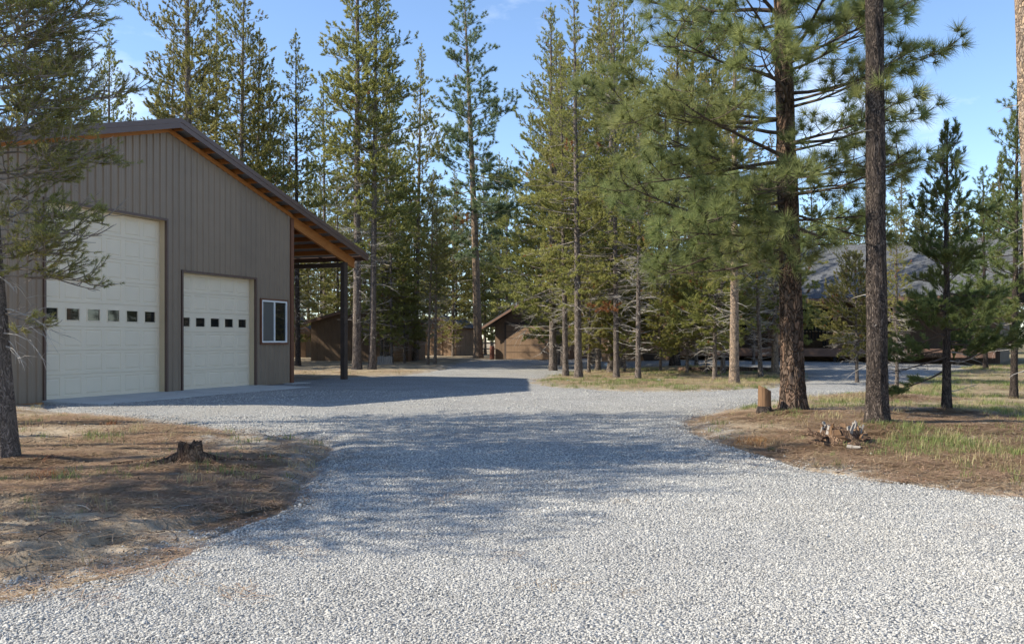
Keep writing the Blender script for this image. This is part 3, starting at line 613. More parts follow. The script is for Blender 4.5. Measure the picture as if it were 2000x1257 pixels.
# ------------------------------------------------------------------ the shop
SL = 14.0; RZ = 6.81; RK = .272; RU = 5.4; SW = 10.8; EU = 14.75
zr = lambda u_: RZ-RK*abs(u_-RU)
def shop():
    root = empty('metal_shop', (-10.48, 17.93, .0), math.atan2(.937, .349), label='tall taupe ribbed metal shop with cream roller doors and lean-to roof', cat='building')
    doors = [(1.69, 5.33, 4.30), (5.94, 8.97, 3.07)]; win = (9.25, 10.50, 1.27, 2.50)
    # ribbed front panels, cut round the openings
    cell = .2286; brk = {0., SW}; offs = []
    k = 0
    while k*cell < SW:
        c0 = k*cell+.114; offs.append(c0)
        for d in (-.034, -.014, .014, .034, .085, .092, .104, .111): brk.add(min(SW, max(0, c0+d)))
        k += 1
    for (a, b_, t_) in doors: brk |= {a, b_}
    brk |= {win[0], win[1], RU}
    for q in range(1, 13): brk.add(min(SW, q*.9144))
    B = sorted(brk); B = [b_ for i, b_ in enumerate(B) if i == 0 or b_-B[i-1] > 1e-5]
    def depth(u_):
        d = (u_-.114) % cell
        if d > cell/2: d -= cell
        a = abs(d)
        if a <= .0141: return -.034
        if a <= .034: return -.034*(.034-a)/.02
        e = (u_-.114) % cell
        if .085 <= e <= .111: return -.005*min(1, min(e-.085, .111-e)/.007)
        return 0.
    for q in range(12):
        u0, u1 = q*.9144, min((q+1)*.9144, SW)
        if u1-u0 < .01: continue
        V = []; Fc = []
        for a, b_ in zip(B[:-1], B[1:]):
            m_ = (a+b_)/2
            if not (u0-1e-6 < m_ < u1+1e-6): continue
            iv = [(.0, None)]
            for (da, db, dt) in doors:
                if da < m_ < db: iv = [(dt, None)]
            if win[0] < m_ < win[1]: iv = [(.0, win[2]), (win[3], None)]
            for (z0, z1) in iv:
                n = len(V); ta = z1 if z1 is not None else zr(a)-.17; tb = z1 if z1 is not None else zr(b_)-.17
                V += [(a, depth(a), z0), (b_, depth(b_), z0), (b_, depth(b_), tb), (a, depth(a), ta)]; Fc.append((n, n+1, n+2, n+3))
        if V: link('wall_panel', mesh_np('wall_panel', V, Fc, [M['siding']]), root)
    body = MB().prism([(.03, -.1), (SW-.03, -.1), (SW-.03, zr(SW)-.19), (RU, RZ-.19), (.03, zr(0)-.19)], 'y', .34, SL); body.build('side_and_back_wall', M['siding'], root)
    # reveal linings + casings of the openings
    for (a, b_, t_) in doors:
        MB().box(b_, b_+.03, .03, .34, -.02, t_).box(a-.03, a, .03, .34, -.02, t_).box(a-.03, b_+.03, .03, .34, t_, t_+.03).build('door_jamb', M['jamb'], root)
        MB().box(b_, b_+.055, -.045, .028, 0, t_+.055).box(a-.055, a, -.045, .028, 0, t_+.055).box(a, b_, -.045, .028, t_, t_+.055).build('door_casing', M['trim'], root)
    def door(a, b_, rows, cols, rowh, wrow):
        d = link('garage_door', None, root, (a, .19, .045))
        wd = b_-a; pw = (wd-.06)/cols
        def section(isw):
            V = []; Fc = []
            def quad(*p): n = len(V); V.extend(p); Fc.append((n, n+1, n+2, n+3))
            def rings(R):
                for (x0, x1, z0, z1, y), (X0, X1, Z0, Z1, Y) in zip(R[:-1], R[1:]):
                    quad((x0, y, z0), (x1, y, z0), (X1, Y, Z0), (X0, Y, Z0)); quad((x1, y, z0), (x1, y, z1), (X1, Y, Z1), (X1, Y, Z0))
                    quad((x1, y, z1), (x0, y, z1), (X0, Y, Z1), (X1, Y, Z1)); quad((x0, y, z1), (x0, y, z0), (X0, Y, Z0), (X0, Y, Z1))
            h = rowh; e = .006
            quad((0, .012, 0), (wd, .012, 0), (wd, 0, e), (0, 0, e)); quad((0, 0, h-e), (wd, 0, h-e), (wd, .012, h), (0, .012, h))
            quad((0, 0, e), (.03, 0, e), (.03, 0, h-e), (0, 0, h-e)); quad((wd-.03, 0, e), (wd, 0, e), (wd, 0, h-e), (wd-.03, 0, h-e))
            for c in range(cols):
                x0 = .03+c*pw; x1 = x0+pw
                if isw:
                    i = .095; rings([(x0, x1, e, h-e, 0), (x0+i, x1-i, .115, h-.115, 0), (x0+i+.004, x1-i-.004, .119, h-.119, -.012), (x0+i+.022, x1-i-.022, .137, h-.137, -.012), (x0+i+.026, x1-i-.026, .141, h-.141, .015)])
                else:
                    i = .055; R = [(x0, x1, e, h-e, 0)]
                    for dd, yy in ((0, 0), (.008, .011), (.03, .011), (.05, .001)): R.append((x0+i+dd, x1-i-dd, i*1.25+dd, h-i*1.25-dd, yy))
                    rings(R); r_ = R[-1]; quad((r_[0], r_[4], r_[2]), (r_[1], r_[4], r_[2]), (r_[1], r_[4], r_[3]), (r_[0], r_[4], r_[3]))
            return mesh_np('door_section', V, Fc, [M['door_cream']])
        ms, mw = section(False), section(True)
        for r_ in range(rows):
            link('door_section', mw if r_ == wrow else ms, d, (0, 0, r_*rowh))
        pane = MB().box(0, pw-.19-.05, .012, .02, 0, rowh-.28).mesh('pane', M['glass'])
        for c in range(cols): link('pane', pane, d, (.03+c*pw+.12, 0, wrow*rowh+.14))
        MB().box(.0, wd, .045, .06, -.03, rows*rowh+.05).build('door_back', M['black'], d)
        MB().box(0, wd, -.005, .03, -.04, -.001).build('bottom_seal', M['rust_trim'], d)
    door(1.69, 5.33, 8, 6, .531, 3); door(5.94, 8.97, 6, 5, .504, 3)
    # window
    wn = MB(); a, b_, z0, z1 = win
    wn.box(a, b_, -.05, .03, z0, z0+.045).box(a, b_, -.05, .03, z1-.045, z1).box(a, a+.045, -.05, .03, z0+.045, z1-.045).box(b_-.045, b_, -.05, .03, z0+.045, z1-.045).box((a+b_)/2-.025, (a+b_)/2+.025, -.045, .03, z0+.045, z1-.045)
    wo_ = wn.build('window', M['white'], root)
    MB().box(a+.045, (a+b_)/2-.025, -.02, -.012, z0+.045, z1-.045).build('insect_screen', M['screen'], wo_)
    MB().box((a+b_)/2+.025, b_-.045, -.01, -.002, z0+.045, z1-.045).build('pane', M['glass'], wo_)
    MB().box(a-.05, b_+.05, -.06, .0, z0-.06, z0-.002).box(a-.05, b_+.05, -.055, .0, z1+.002, z1+.05).box(a-.05, a-.002, -.055, 0, z0, z1).box(b_+.002, b_+.05, -.055, 0, z0, z1).build('window_casing', M['rust_trim'], root)
    MB().box(SW-.09, SW+.06, -.05, .0, .0, zr(SW)-.31).box(SW+.0, SW+.06, .0, .35, .0, zr(SW)-.31).build('corner_trim', M['rust_trim'], root)
    MB().box(.0, 1.63, -.05, -.012, -.06, .02).build('base_board', M['fir'], root)
    MB().box(5.39, 5.885, -.05, -.028, .0, .05).build('base_flashing', M['trim'], root); MB().box(9.03, SW-.1, -.05, -.028, .0, .04).build('base_flashing', M['trim'], root)
    # rafters
    def slope(u0, u1, top, bot, v0, v1, nm, mt):
        return MB().prism([(u0, zr(u0)-top), (u0, zr(u0)-bot), (u1, zr(u1)-bot), (u1, zr(u1)-top)], 'y', v0, v1).build(nm, mt, root)
    slope(RU, SW-.01, .175, .30, -.045, -.028, 'rake_board', M['fir']); slope(-.3, RU, .175, .30, -.045, -.028, 'rake_board', M['fir'])
    for v in (.02, 3.5, 7.0, 10.5, 13.9): slope(SW+.065, 14.6, .172, .50, v-.0, v+.09, 'rafter', M['fir'])
    pur = MB().box(-.021, .021, -.385, SL+.3, -.145, 0).mesh('purlin', M['fir'])
    ang = math.atan(RK)
    for i in range(16):
        for sg in (1, -1):
            u_ = RU+sg*(.22+.61*i)
            if u_ > EU-.1 or u_ < -.25: continue
            link('purlin', pur, root, (u_, 0, zr(u_)-.031), (0, ang*sg, 0))
    # roof panels: thin ribbed sheets running ridge to eave
    for sg, ue in ((1, EU), (-1, -.45)):
        Lr = abs(ue-RU)/math.cos(ang); p = MB()
        prof = [(0, -.025), (.9, -.025)] ; pv = [(0, -.025), (0, -.004), (.06, .018), (.1, .018), (.16, -.004), (.91, -.004), (.91, -.025)]
        p.prism(pv, 'x', 0, Lr); pm = p.mesh('roof_panel', M['roof_metal'])
        for k in range(16):
            o = link('roof_panel', pm, root, (RU, -.39+.9144*k, RZ-.003)); o.rotation_euler = (0, ang, 0) if sg > 0 else (0, math.pi-ang, 0)
            if sg < 0: o.rotation_euler = (0, -ang, 0); o.scale = (-1, 1, 1)
    for sg, ue in ((1, EU+.02), (-1, -.47)):
        for (top, bot, v0, v1, nm) in ((-.035, .085, -.435, -.392, 'rake_trim'), (.087, .215, -.424, -.395, 'rake_fascia')):
            u0 = RU; MB().prism([(u0, RZ-top), (u0, RZ-bot), (ue, zr(ue)-bot), (ue, zr(ue)-top)], 'y', v0, v1).build(nm, M['trim'], root)
        MB().box(min(ue, ue+.02*sg), max(ue, ue+.02*sg), -.42, SL+.3, zr(ue)-.19, zr(ue)+.01).build('eave_trim', M['trim'], root)
    MB().prism([(RU-.22, RZ-.06+.035), (RU, RZ+.03), (RU+.22, RZ-.06+.035), (RU+.22, RZ-.04), (RU, RZ+.015), (RU-.22, RZ-.04)], 'y', -.43, SL+.3).build('ridge_cap', M['trim'], root)
    # lean-to posts and header
    for v in (.0, 4.6, 9.2, 13.8): MB().box(13.9, 14.12, v, v+.16, -.1, 3.965).build('post', M['post'], root, .004)
    MB().box(13.93, 14.09, .163, 13.79, 3.80, 3.945).build('header_beam', M['post'], root)
    # slabs
    MB().prism([(-1.75, .035), (.0, .055), (.34, .055), (.34, -.15), (-1.75, -.15)], 'x', 1.62, 9.12).build('concrete_apron', M['concrete'], root, .008)
    MB().box(10.35, 11.3, -.35, .33, -.1, .045).build('corner_pad', M['concrete'], root)
    return root
shop()

# ------------------------------------------------------------------ small buildings
def gable(name, x, y, ang, wd, dp, he, hr, mat, label, cat, oh=.35, roofm='shingle', grooves=.3, parts=None, rt=.1, gz0=None, apex=None):
    """front gable in the local x-z plane at y=0, building goes to +y"""
    z = gz(x, y) if gz0 is None else gz0; root = empty(name, (x, y, z), ang, label=label, cat=cat)
    ap = wd/2 if apex is None else apex; zt = lambda u_: hr-(hr-he)*(abs(u_-ap)/(ap if u_ < ap else wd-ap))
    # vertical groove siding on the front, proud boards with recessed joints
    n = int(wd/grooves); st = wd/n
    MB().prism([(.02, -.2), (wd-.02, -.2), (wd-.02, he-.03), (ap, hr-.03), (.02, he-.03)], 'y', .02, dp).build('walls', M[mat], root)
    for i in range(n):
        u0, u1 = i*st+.008, (i+1)*st-.008; pr = [(u0, -.12), (u1, -.12), (u1, zt(u1)-.03)] + ([(ap, hr-.03)] if u0 < ap < u1 else []) + [(u0, zt(u0)-.03)]
        MB().prism(pr, 'y', .0, .025).build('board', M[mat], root)
    m_ = int(dp/grooves/2); sd = dp/m_
    for xx in (-.012, wd-.008):
        b_ = MB()
        for i in range(m_): b_.box(xx, xx+.02, .03+i*sd, (i+1)*sd, -.12, he-.05)
        b_.build('side_boards', M[mat], root)
    for sg in (-1, 1):
        ue = -oh if sg < 0 else wd+oh; sl = (hr-he)/(ap if sg < 0 else wd-ap); ze = he-sl*oh; L = math.hypot(ue-ap, hr-ze)
        r = link('roof', MB().box(0, L, -oh, dp+oh, 0, rt*.4).mesh('roof', M[roofm]), root, (ap, 0, hr+.02)); a_ = math.atan2(hr-ze, abs(ue-ap))
        if sg > 0: r.rotation_euler = (0, a_, 0)
        else: r.rotation_euler = (0, math.pi-a_, 0); r.location.z += rt*.4*math.cos(a_)
        MB().prism([(ap, hr+.015), (ap, hr-.13), (ue, ze-.13), (ue, ze+.015)], 'y', -oh-.03, -oh).build('fascia', M['deck'], root)
    return root, z
# left-hand shed, a far one half hidden beside the shop
def cx(px, Y): return (px-1000)/F*Y
r0_, _ = gable('garden_shed', cx(545, 60), 60.5, 0.05, 1.6, 2.4, 2.1, 2.75, 't111_dark', 'small brown shed just visible behind the shop corner and a thin trunk', 'shed', .3)
r1_, z1 = gable('plywood_shed', cx(603, 53), 53.6, -.13, 5.75, 4.5, 2.35, 3.15, 't111_dark', 'wide brown plywood shed with double doors seen behind the lean-to post', 'shed', .35, grooves=.4)
for a, b_ in ((3.95, 4.72), (4.78, 5.6)):
    d = MB().box(a, b_, -.06, -.002, -.02, 2.2).build('door', M['t111'], r1_)
    MB().box(a-.05, a-.003, -.075, -.002, -.02, 2.25).box(b_+.003, b_+.05, -.075, -.002, -.02, 2.25).box(a-.05, b_+.05, -.075, -.002, 2.203, 2.26).build('door_trim', M['t111_dark'], d)
x_, y_ = cx(820, 68), 68.6
r2_, z2 = gable('gabled_shed', x_, y_, -.42, 2.9, 3.2, 2.2, 2.95, 't111', 'small brown gabled shed between two pine trunks, sunlit front', 'shed', .3, grooves=.35)
MB().box(.9, 1.85, -.05, -.002, -.02, 1.95).build('door', M['t111'], r2_); MB().box(1.7, 1.8, -.09, -.052, .95, 1.02).build('handle', M['white'], r2_)
MB().box(1.0, 2.2, -1.3, -.1, -.12, .06).build('step', M['greywood'], r2_)
r3_, z3 = gable('detached_garage', cx(967, 58), 58.3, -.45, 5.1, 7.5, 2.35, 3.75, 't111_dark', 'brown detached garage with closed panelled door at end of gravel drive', 'garage', .62, grooves=.4)
MB().box(.66, 3.9, -.035, -.003, -.02, 2.32).build('door_casing', M['post'], r3_)
dg = link('garage_door', None, r3_, (.8, -.05, 0))
sec = MB().box(0, 2.96, 0, .012, .016, .415).mesh('door_section', M['t111'])
for i in range(5): link('door_section', sec, dg, (0, 0, i*.435))
MB().box(-.01, 2.97, -.01, -.002+.004, .0, .01).build('bottom_seal', M['black'], dg)

# pale trailer beyond the sheds
t_ = empty('camper_trailer', (cx(797, 80), 80, gz(-9, 80)), .1, label='pale white camper trailer seen through the gap between the sheds', cat='trailer')
MB().prism([(0, .5), (3.6, .5), (3.6, 2.3), (3.3, 2.6), (.3, 2.6), (0, 2.2)], 'y', 0, 2.2).build('body', M['white'], t_, .03)
w_ = MB().box(.5, 1.5, -.03, 0, 1.3, 1.95).build('window_frame', M['post'], t_); MB().box(.56, 1.44, -.04, -.031, 1.36, 1.89).build('pane', M['glass'], w_)
for xx in (1.2, 2.4): MB().tube([(xx, -.02, .33), (xx, .2, .33)], [.33, .33], 16).build('wheel', M['black'], t_)

# ------------------------------------------------------------------ the house
def house():
    z0 = .42; A = Vector((6.2, 49.0)); B_ = Vector((20.9, 39.8)); d = (B_-A); L = d.length; an = math.atan2(d.y, d.x)
    root = empty('ranch_house', (A.x, A.y, z0), an, label='low ranch house with grey shingle roof and covered porch behind the pines', cat='house')
    fl = .55; he = fl+2.35
    # walls: flush wing on the left, recessed wall behind the porch
    MB().box(-1.6, 2.6, 0, 8, -.3, he).build('wing_wall', M['tan_wall'], root)
    for i in range(14): MB().box(-1.6+i*.3+.006, -1.6+(i+1)*.3-.006, -.02, -.001, -.1, he-.05).build('board', M['tan_wall'], root)
    MB().box(2.61, L, 2.2, 8, -.3, he).build('porch_wall', M['house_shade'], root)
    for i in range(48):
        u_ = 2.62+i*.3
        if u_+.3 < L: MB().box(u_+.006, u_+.294, 2.18, 2.199, fl, he).build('board', M['house_shade'] if u_ > 4.6 else M['tan_wall'], root)  # tan boards at the left, shade-darkened copy further along under the porch
    # roof: two slopes
    for (u0, u1, v0, ze, vr, zrr) in ((-2.2, L+.8, -.6, he-.05, 4.2, 5.75),):
        sl = math.atan2(zrr-ze, vr-v0); W_ = math.hypot(zrr-ze, vr-v0)
        r = link('roof', MB().box(u0, u1, 0, W_, 0, .06).mesh('roof', M['shingle']), root, (0, v0, ze)); r.rotation_euler = (sl, 0, 0)
        r = link('roof', MB().box(u0, u1, -W_, 0, 0, .06).mesh('roof', M['shingle']), root, (0, 2*vr-v0, ze)); r.rotation_euler = (-sl, 0, 0)
        MB().box(u0, u1, v0-.04, v0-.002, ze-.17, ze+.03).build('gutter', M['deck'], root)
        MB().prism([(v0, ze-.02), (vr, zrr-.02), (2*vr-v0, ze-.02)], 'x', -1.6, -1.58).build('gable_end', M['tan_wall'], root)
        MB().prism([(v0, ze-.02), (vr, zrr-.02), (2*vr-v0, ze-.02)], 'x', L-.02, L).build('gable_end', M['house_shade'], root)
        MB().box(u0+.6, u1-.6, v0, 2.2, ze-.05, ze-.02).build('porch_ceiling', M['house_shade'], root)
    # deck
    for i in range(15): MB().box(2.65, L, -.3+i*.165, -.3+i*.165+.155, fl-.05, fl).build('deck_board', M['deck'], root)
    MB().box(2.65, L, -.34, -.302, fl-.38, fl-.0).build('deck_fascia', M['deck'], root)
    for u_ in (2.8, 5.4, 8.0, 10.6, 13.2, 15.8): MB().box(u_, u_+.14, -.28, -.14, fl, he-.1).build('porch_post', M['tan_wall'], root); MB().box(u_, u_+.14, -.28, -.14, -.3, fl-.06).build('deck_pier', M['black'], root)
    def window(a, b_, z_0, z_1, y0, fm='white'):
        f = MB().box(a, b_, y0-.06, y0-.002, z_0, z_0+.06).box(a, b_, y0-.06, y0-.002, z_1-.06, z_1).box(a, a+.06, y0-.06, y0-.002, z_0+.06, z_1-.06).box(b_-.06, b_, y0-.06, y0-.002, z_0+.06, z_1-.06).box((a+b_)/2-.03, (a+b_)/2+.03, y0-.06, y0-.002, z_0+.06, z_1-.06).build('window_frame', M[fm], root)
        for p, q in ((a+.06, (a+b_)/2-.03), ((a+b_)/2+.03, b_-.06)): MB().box(p, q, y0-.03, y0-.01, z_0+.06, z_1-.06).build('pane', M['glass'], f)
    window(-.9, .1, fl+.85, fl+1.95, -.02); window(8.3, 10.1, fl+.8, fl+2.0, 2.18, 'jamb'); window(12.2, 13.6, fl+.8, fl+2.0, 2.18, 'jamb'); window(5.2, 6.3, fl+.8, fl+2.0, 2.18, 'jamb')
    MB().box(6.8, 7.75, 2.12, 2.179, fl, fl+2.05).build('door', M['deck'], root)
    return root, A, d.normalized(), z0+fl
hs, HA, HD, HF = house()
def on_porch(u_, v): n = Vector((-HD.y, HD.x)); p = HA+HD*u_+n*v; return p.x, p.y
def bench(u_, label, mt):
    x, y = on_porch(u_, 1.5); b_ = empty('porch_bench', (x, y, HF), math.atan2(HD.y, HD.x), label=label, cat='bench')
    for i in range(3): MB().box(0, 1.4, -.2+i*.14, -.08+i*.14, .40, .44).build('seat_slat', M[mt], b_)
    for i in range(9): MB().box(.03+i*.16, .09+i*.16, .24, .27, .45, .9).build('back_slat', M[mt], b_)
    MB().box(0, 1.4, .23, .28, .9, .96).build('top_rail', M[mt], b_)
    for xx in (.0, 1.34):
        for yy in (-.2, .2): MB().box(xx, xx+.06, yy, yy+.06, 0, .4 if yy < 0 else .9).build('leg', M[mt], b_)
bench(8.4, 'black slatted bench on the porch under the wide window', 'black')
x, y = on_porch(10.4, 1.4); bx_ = empty('wooden_chest', (x, y, HF), math.atan2(HD.y, HD.x), label='brown wooden storage chest on the porch right of the bench', cat='chest')
for i in range(4): MB().box(0, 1.1, 0, .5, .02+i*.14, .15+i*.14).build('plank', M['t111'], bx_)
MB().box(-.03, 1.13, -.03, .53, .585, .63).build('lid', M['t111'], bx_)
M['red'] = painted('red_cloth', (.45, .04, .03), .7, .1); x, y = on_porch(4.0, 1.0)
rc = empty('porch_chair', (x, y, HF), .3, label='red seated patio chair on the porch seen between island trunks', cat='chair')
MB().box(-.25, .25, -.25, .25, .42, .48).build('seat', M['red'], rc, .02); MB().box(-.25, .25, .2, .26, .5, 1.0).build('backrest', M['red'], rc, .02)
for sx in (-.23, .2):
    for sy in (-.23, .2): MB().box(sx, sx+.03, sy, sy+.03, 0, .42).build('leg', M['black'], rc)
# trough planter at the house corner
x, y = ground_at(1278, 704); tp = empty('trough_planter', (x, y, gz(x, y)), -.4, label='dark grey trough planter on gravel at the left corner of the house', cat='planter')
MB().prism([(-.5, .0), (.5, .0), (.62, .42), (-.62, .42)], 'y', -.25, .25).build('tub', M['post'], tp, .02); link('plant', blades_mesh(3, 60, .45, .03, .22, M['grass'], .6), tp, (0, 0, .4))

# ------------------------------------------------------------------ detailed near trees
def bark_trunk(H, r0, lean, bend, seed, mat, sides=56, rings=260, top=.25, plate=.02, freq=5., flare=.45):
    r = np.random.RandomState(seed); t = np.linspace(0, 1, rings)**1.25; z = t*H-.15
    ax = lean[0]*t+bend[0]*np.sin(t*math.pi); ay = lean[1]*t+bend[1]*np.sin(t*math.pi)
    R = r0*(1-(1-top)*t)+r0*flare*np.exp(-np.maximum(z, 0)/.2); an = np.linspace(0, 2*np.pi, sides, endpoint=False)
    A_, Z_ = np.meshgrid(an, z); Rg = np.repeat(R[:, None], sides, 1); c_, s_ = np.cos(A_), np.sin(A_)
    nn = fbm(c_*freq*.5+seed+Z_*.35, s_*freq*.5+Z_*.5, 3); pl = fbm(c_*freq+7+seed, s_*freq+Z_*2.2, 3); fine = fbm(c_*freq*3+3, s_*freq*3+Z_*9, 2)
    Rg = Rg*(1+.05*nn)+plate*np.clip(pl*2.2, -1, .7)+plate*.35*fine
    Rg += r0*.3*np.exp(-np.maximum(Z_, 0)/.16)*np.clip(np.sin(A_*4+seed)+.3*np.sin(A_*7), 0, 1)
    V = np.stack([ax[:, None]+Rg*c_, ay[:, None]+Rg*s_, Z_], -1).reshape(-1, 3)
    i = np.arange(rings-1)[:, None]*sides; k = np.arange(sides)[None]; j = (k+1) % sides
    f = np.stack([i+k, i+j, i+sides+j, i+sides+k], -1).reshape(-1, 4)
    return mesh_np('trunk', V, f, [M[mat]], smooth=True), (lambda zz: np.array([np.interp(zz, z, ax), np.interp(zz, z, ay), zz])), (lambda zz: np.interp(zz, z, R))
def add_branch(root, r, at, rz_, z, az, L, el, up, limbmat, ndl, K, NL, NW, TL, sec, tert, spread, bare=.0, rb=None, m=8, wob=.09, tuft_all=False, secl=.34, tipup=.5, sz=(.85, 1.15), drop=0.):
    P = curve(r, at(z), az, el, L, up, m, wob); rb = rb or min(.5*rz_(z), (.008+.010*L)); seg = np.linspace(0, 1, m)
    paths = [P]; radii = [np.linspace(rb, .005, m)]; T = []; A = []; Sz = []
    ns = max(3, int(L/sec))
    for k in range(ns):
        u_ = .2+.78*(k+r.rand()*.7)/ns; q = np.array([np.interp(u_, seg, P[:, a_]) for a_ in range(3)]); l = (secl*L*(1-.6*u_)+.18)*r.uniform(.6, 1.15); sg = 1 if k % 2 else -1
        Q = curve(r, q, az+sg*r.uniform(.45, 1.15), r.uniform(-.35, .45)+el*.4-drop, l, tipup, 5, .13); paths.append(Q); radii.append(np.linspace(.009, .004, 5)); s5 = np.linspace(0, 1, 5)
        dead = r.rand() < bare
        if not dead: d = Q[-1]-Q[-2]; T.append(Q[-1]); A.append(d/np.linalg.norm(d)); Sz.append(r.uniform(*sz))
        for j in range(max(1, int(l/tert))):
            w_ = r.uniform(.3, .92); q2 = np.array([np.interp(w_, s5, Q[:, a_]) for a_ in range(3)]); l2 = r.uniform(.5, 1)*min(.3, l*.6)
            d0 = Q[-1]-Q[0]; az2 = math.atan2(d0[1], d0[0])+r.choice([-1, 1])*r.uniform(.3, 1.1); Q2 = curve(r, q2, az2, r.uniform(-.3, .8), l2, .4, 4, .15); paths.append(Q2); radii.append(np.linspace(.005, .0025, 4))
            if not dead: d = Q2[-1]-Q2[-2]; T.append(Q2[-1]); A.append(d/np.linalg.norm(d)); Sz.append(r.uniform(*sz)*.95)
            if tuft_all and not dead: T.append(Q2[1]); A.append(d/np.linalg.norm(d)); Sz.append(.8)
    d = P[-1]-P[-2]; T.append(P[-1]); A.append(d/np.linalg.norm(d)); Sz.append(1.1)
    V, f = tubes(paths, radii, 5); b_ = link('branch', mesh_np('branch', V, f, [M[limbmat]], smooth=True), root)
    V, f = needles(r, np.array(T), np.array(A), np.array(Sz), K, NL, NW, TL, *spread); link('needles', mesh_np('needles', V, f, [M[ndl]]), b_); return len(f)
ntri = 0
def ponderosa():
    global ntri
    x, y = ground_at(1550, 810); z = gz(x, y); r = np.random.RandomState(21)
    root = empty('ponderosa_pine', (x, y, z), 0, label='big ponderosa pine with orange plated bark and long needle tufts, right of centre', cat='tree')
    me_, at, rz_ = bark_trunk(14, .19, (-.5, 0), (.05, 0), 4, 'bark_pond', top=.25, plate=.022, freq=5.5, flare=.35); link('trunk', me_, root)
    PI = math.pi
    man = [(4.85, PI-.15, 3.4, -.10, .9), (5.9, PI+.25, 3.0, .15, .7), (4.0, PI+.35, 2.9, -.05, .4), (3.35, PI-.3, 3.0, -.15, .35), (3.1, PI+.6, 2.6, -.25, .2), (2.9, PI-.05, 2.3, -.25, .2), (2.75, PI+.9, 1.9, -.2, .2),
           (5.25, -.12, 2.6, .03, .12), (5.6, -.5, 2.0, .2, .3), (3.7, .1, 1.75, -.02, .35), (3.9, -.7, 2.2, -.1, .3), (6.3, .25, 2.0, .2, .4), (6.6, PI-.4, 3.2, .2, .5), (6.9, -.25, 2.5, .2, .4), (3.3, -.15, 1.7, -.3, .2),
           (5.1, -PI/2-.25, 2.7, .05, .3), (4.4, -PI/2+.3, 2.4, 0, .3), (3.6, -PI/2-.5, 2.7, -.15, .3), (5.8, -PI/2+.1, 3.0, .1, .4), (3.0, -PI/2-.1, 1.7, -.35, .3), (6.4, -PI/2-.6, 3.0, .15, .4), (6.6, -PI/2+.55, 2.6, .15, .4),
           (3.5, -2.4, 2.6, -.2, .3), (4.6, -2.6, 2.9, -.05, .3), (5.4, -2.3, 2.8, .05, .3), (4.15, -2.9, 2.9, -.15, .3), (2.7, -2.0, 1.8, -.3, .2), (2.6, PI-.5, 2.1, -.15, .1), (3.2, -.75, 1.7, -.15, .2), (4.3, -.95, 1.9, 0, .3), (5.0, -.7, 2.1, .1, .3), (3.9, -1.2, 1.9, -.1, .3), (5.7, -1.0, 2.2, .15, .3)]
    for (z_, az, L, el, up) in man: ntri += add_branch(root, r, at, rz_, z_, az, L, el, up, 'limb_dark', 'needle_pond', 90, .235, .0075, .05, .22, .18, (.12, 1.5))
    for i in range(36):
        z_ = 2.9+10.8*((i+r.rand())/36); t = (z_-2.9)/10.8
        ntri += add_branch(root, r, at, rz_, z_, i*2.4+1.1+r.normal(0, .3), (2.7*(1-t)**.7+.4)*r.uniform(.75, 1.1), -.1+.7*t, .5, 'limb_dark', 'needle_pond', 56, .23, .0085, .055, .25, .2, (.12, 1.5))
ponderosa()
def left_pine():
    global ntri
    x, y = ground_at(20, 915); r = np.random.RandomState(33)
    root = empty('lodgepole_pine', (x, y, gz(x, y)), 0, label='nearest lodgepole pine leaning at the left edge, branches across the tall door', cat='tree')
    me_, at, rz_ = bark_trunk(7.6, .115, (-.45, .1), (-.06, 0), 14, 'bark_near', sides=36, rings=200, top=.2, plate=.008, freq=5, flare=.35); link('trunk', me_, root)
    man = [(2.55, -.10, 1.15, .05, .3), (2.35, -.3, 1.15, .0, .35), (2.85, .05, 1.3, .0, .1), (2.15, .15, 1.0, -.05, .2), (3.2, -.2, 1.2, .1, -.2), (3.5, .2, 1.45, .15, -.1), (3.9, -.1, 1.5, .3, .2), (4.5, .1, 1.6, .35, .25), (5.0, -.2, 1.7, .3, .3), (3.3, .4, .95, .1, .3), (3.6, -.5, 1.0, .1, .3), (3.75, .1, 1.05, .15, .3), (4.0, .5, 1.1, .15, .3), (4.15, -.35, 1.1, .2, .3), (4.35, .25, 1.15, .2, .3), (4.6, -.6, 1.1, .2, .3), (4.75, .5, 1.2, .2, .3), (4.9, -.1, 1.2, .25, .3), (5.15, .3, 1.2, .25, .3), (3.45, -.9, .9, .1, .3), (4.45, .9, 1.0, .2, .3), (1.75, -.2, .45, -.2, -.2), (1.55, .3, .5, .1, -.5)]
    for (z_, az, L, el, up) in man: ntri += add_branch(root, r, at, rz_, z_, az, L, el, up, 'limb', 'needle', 40, .058, .0052, .085, .10, .075, (.25, 1.05), rb=.011+.002*L, bare=.2, secl=.42, wob=.16, tuft_all=True)
    for i in range(56):
        z_ = 2.2+5.3*((i+r.rand())/56); t = (z_-2.2)/5.3
        ntri += add_branch(root, r, at, rz_, z_, i*2.4+r.normal(0, .3), ((.95 if z_ < 3.3 else 1.25)*(1-t)**.5+.15)*r.uniform(.5, 1.15), .0+.6*t, .4, 'limb', 'needle', 30, .062, .007, .09, .10, .08, (.25, 1.05), rb=.013, bare=.1, secl=.45, wob=.16, tuft_all=True)
    V = []; R = []
    for i in range(26):
        z_ = r.uniform(1.0, 3.6); az = r.uniform(-1.6, 1.6); P = curve(r, at(z_), az, r.uniform(-.3, .3), r.uniform(.3, .95), r.uniform(-1.4, .2), 7, .25); V.append(P); R.append(np.linspace(.008, .0015, 7))
        for k in range(3): q = P[r.randint(2, 6)]; V.append(curve(r, q, az+r.uniform(-1, 1), r.uniform(-1, .3), r.uniform(.15, .4), -.5, 5, .3)); R.append(np.linspace(.004, .001, 5))
    a, b_ = tubes(V, R, 5); link('dead_branches', mesh_np('dead_branches', a, b_, [M['deadwood']]), root)
left_pine()
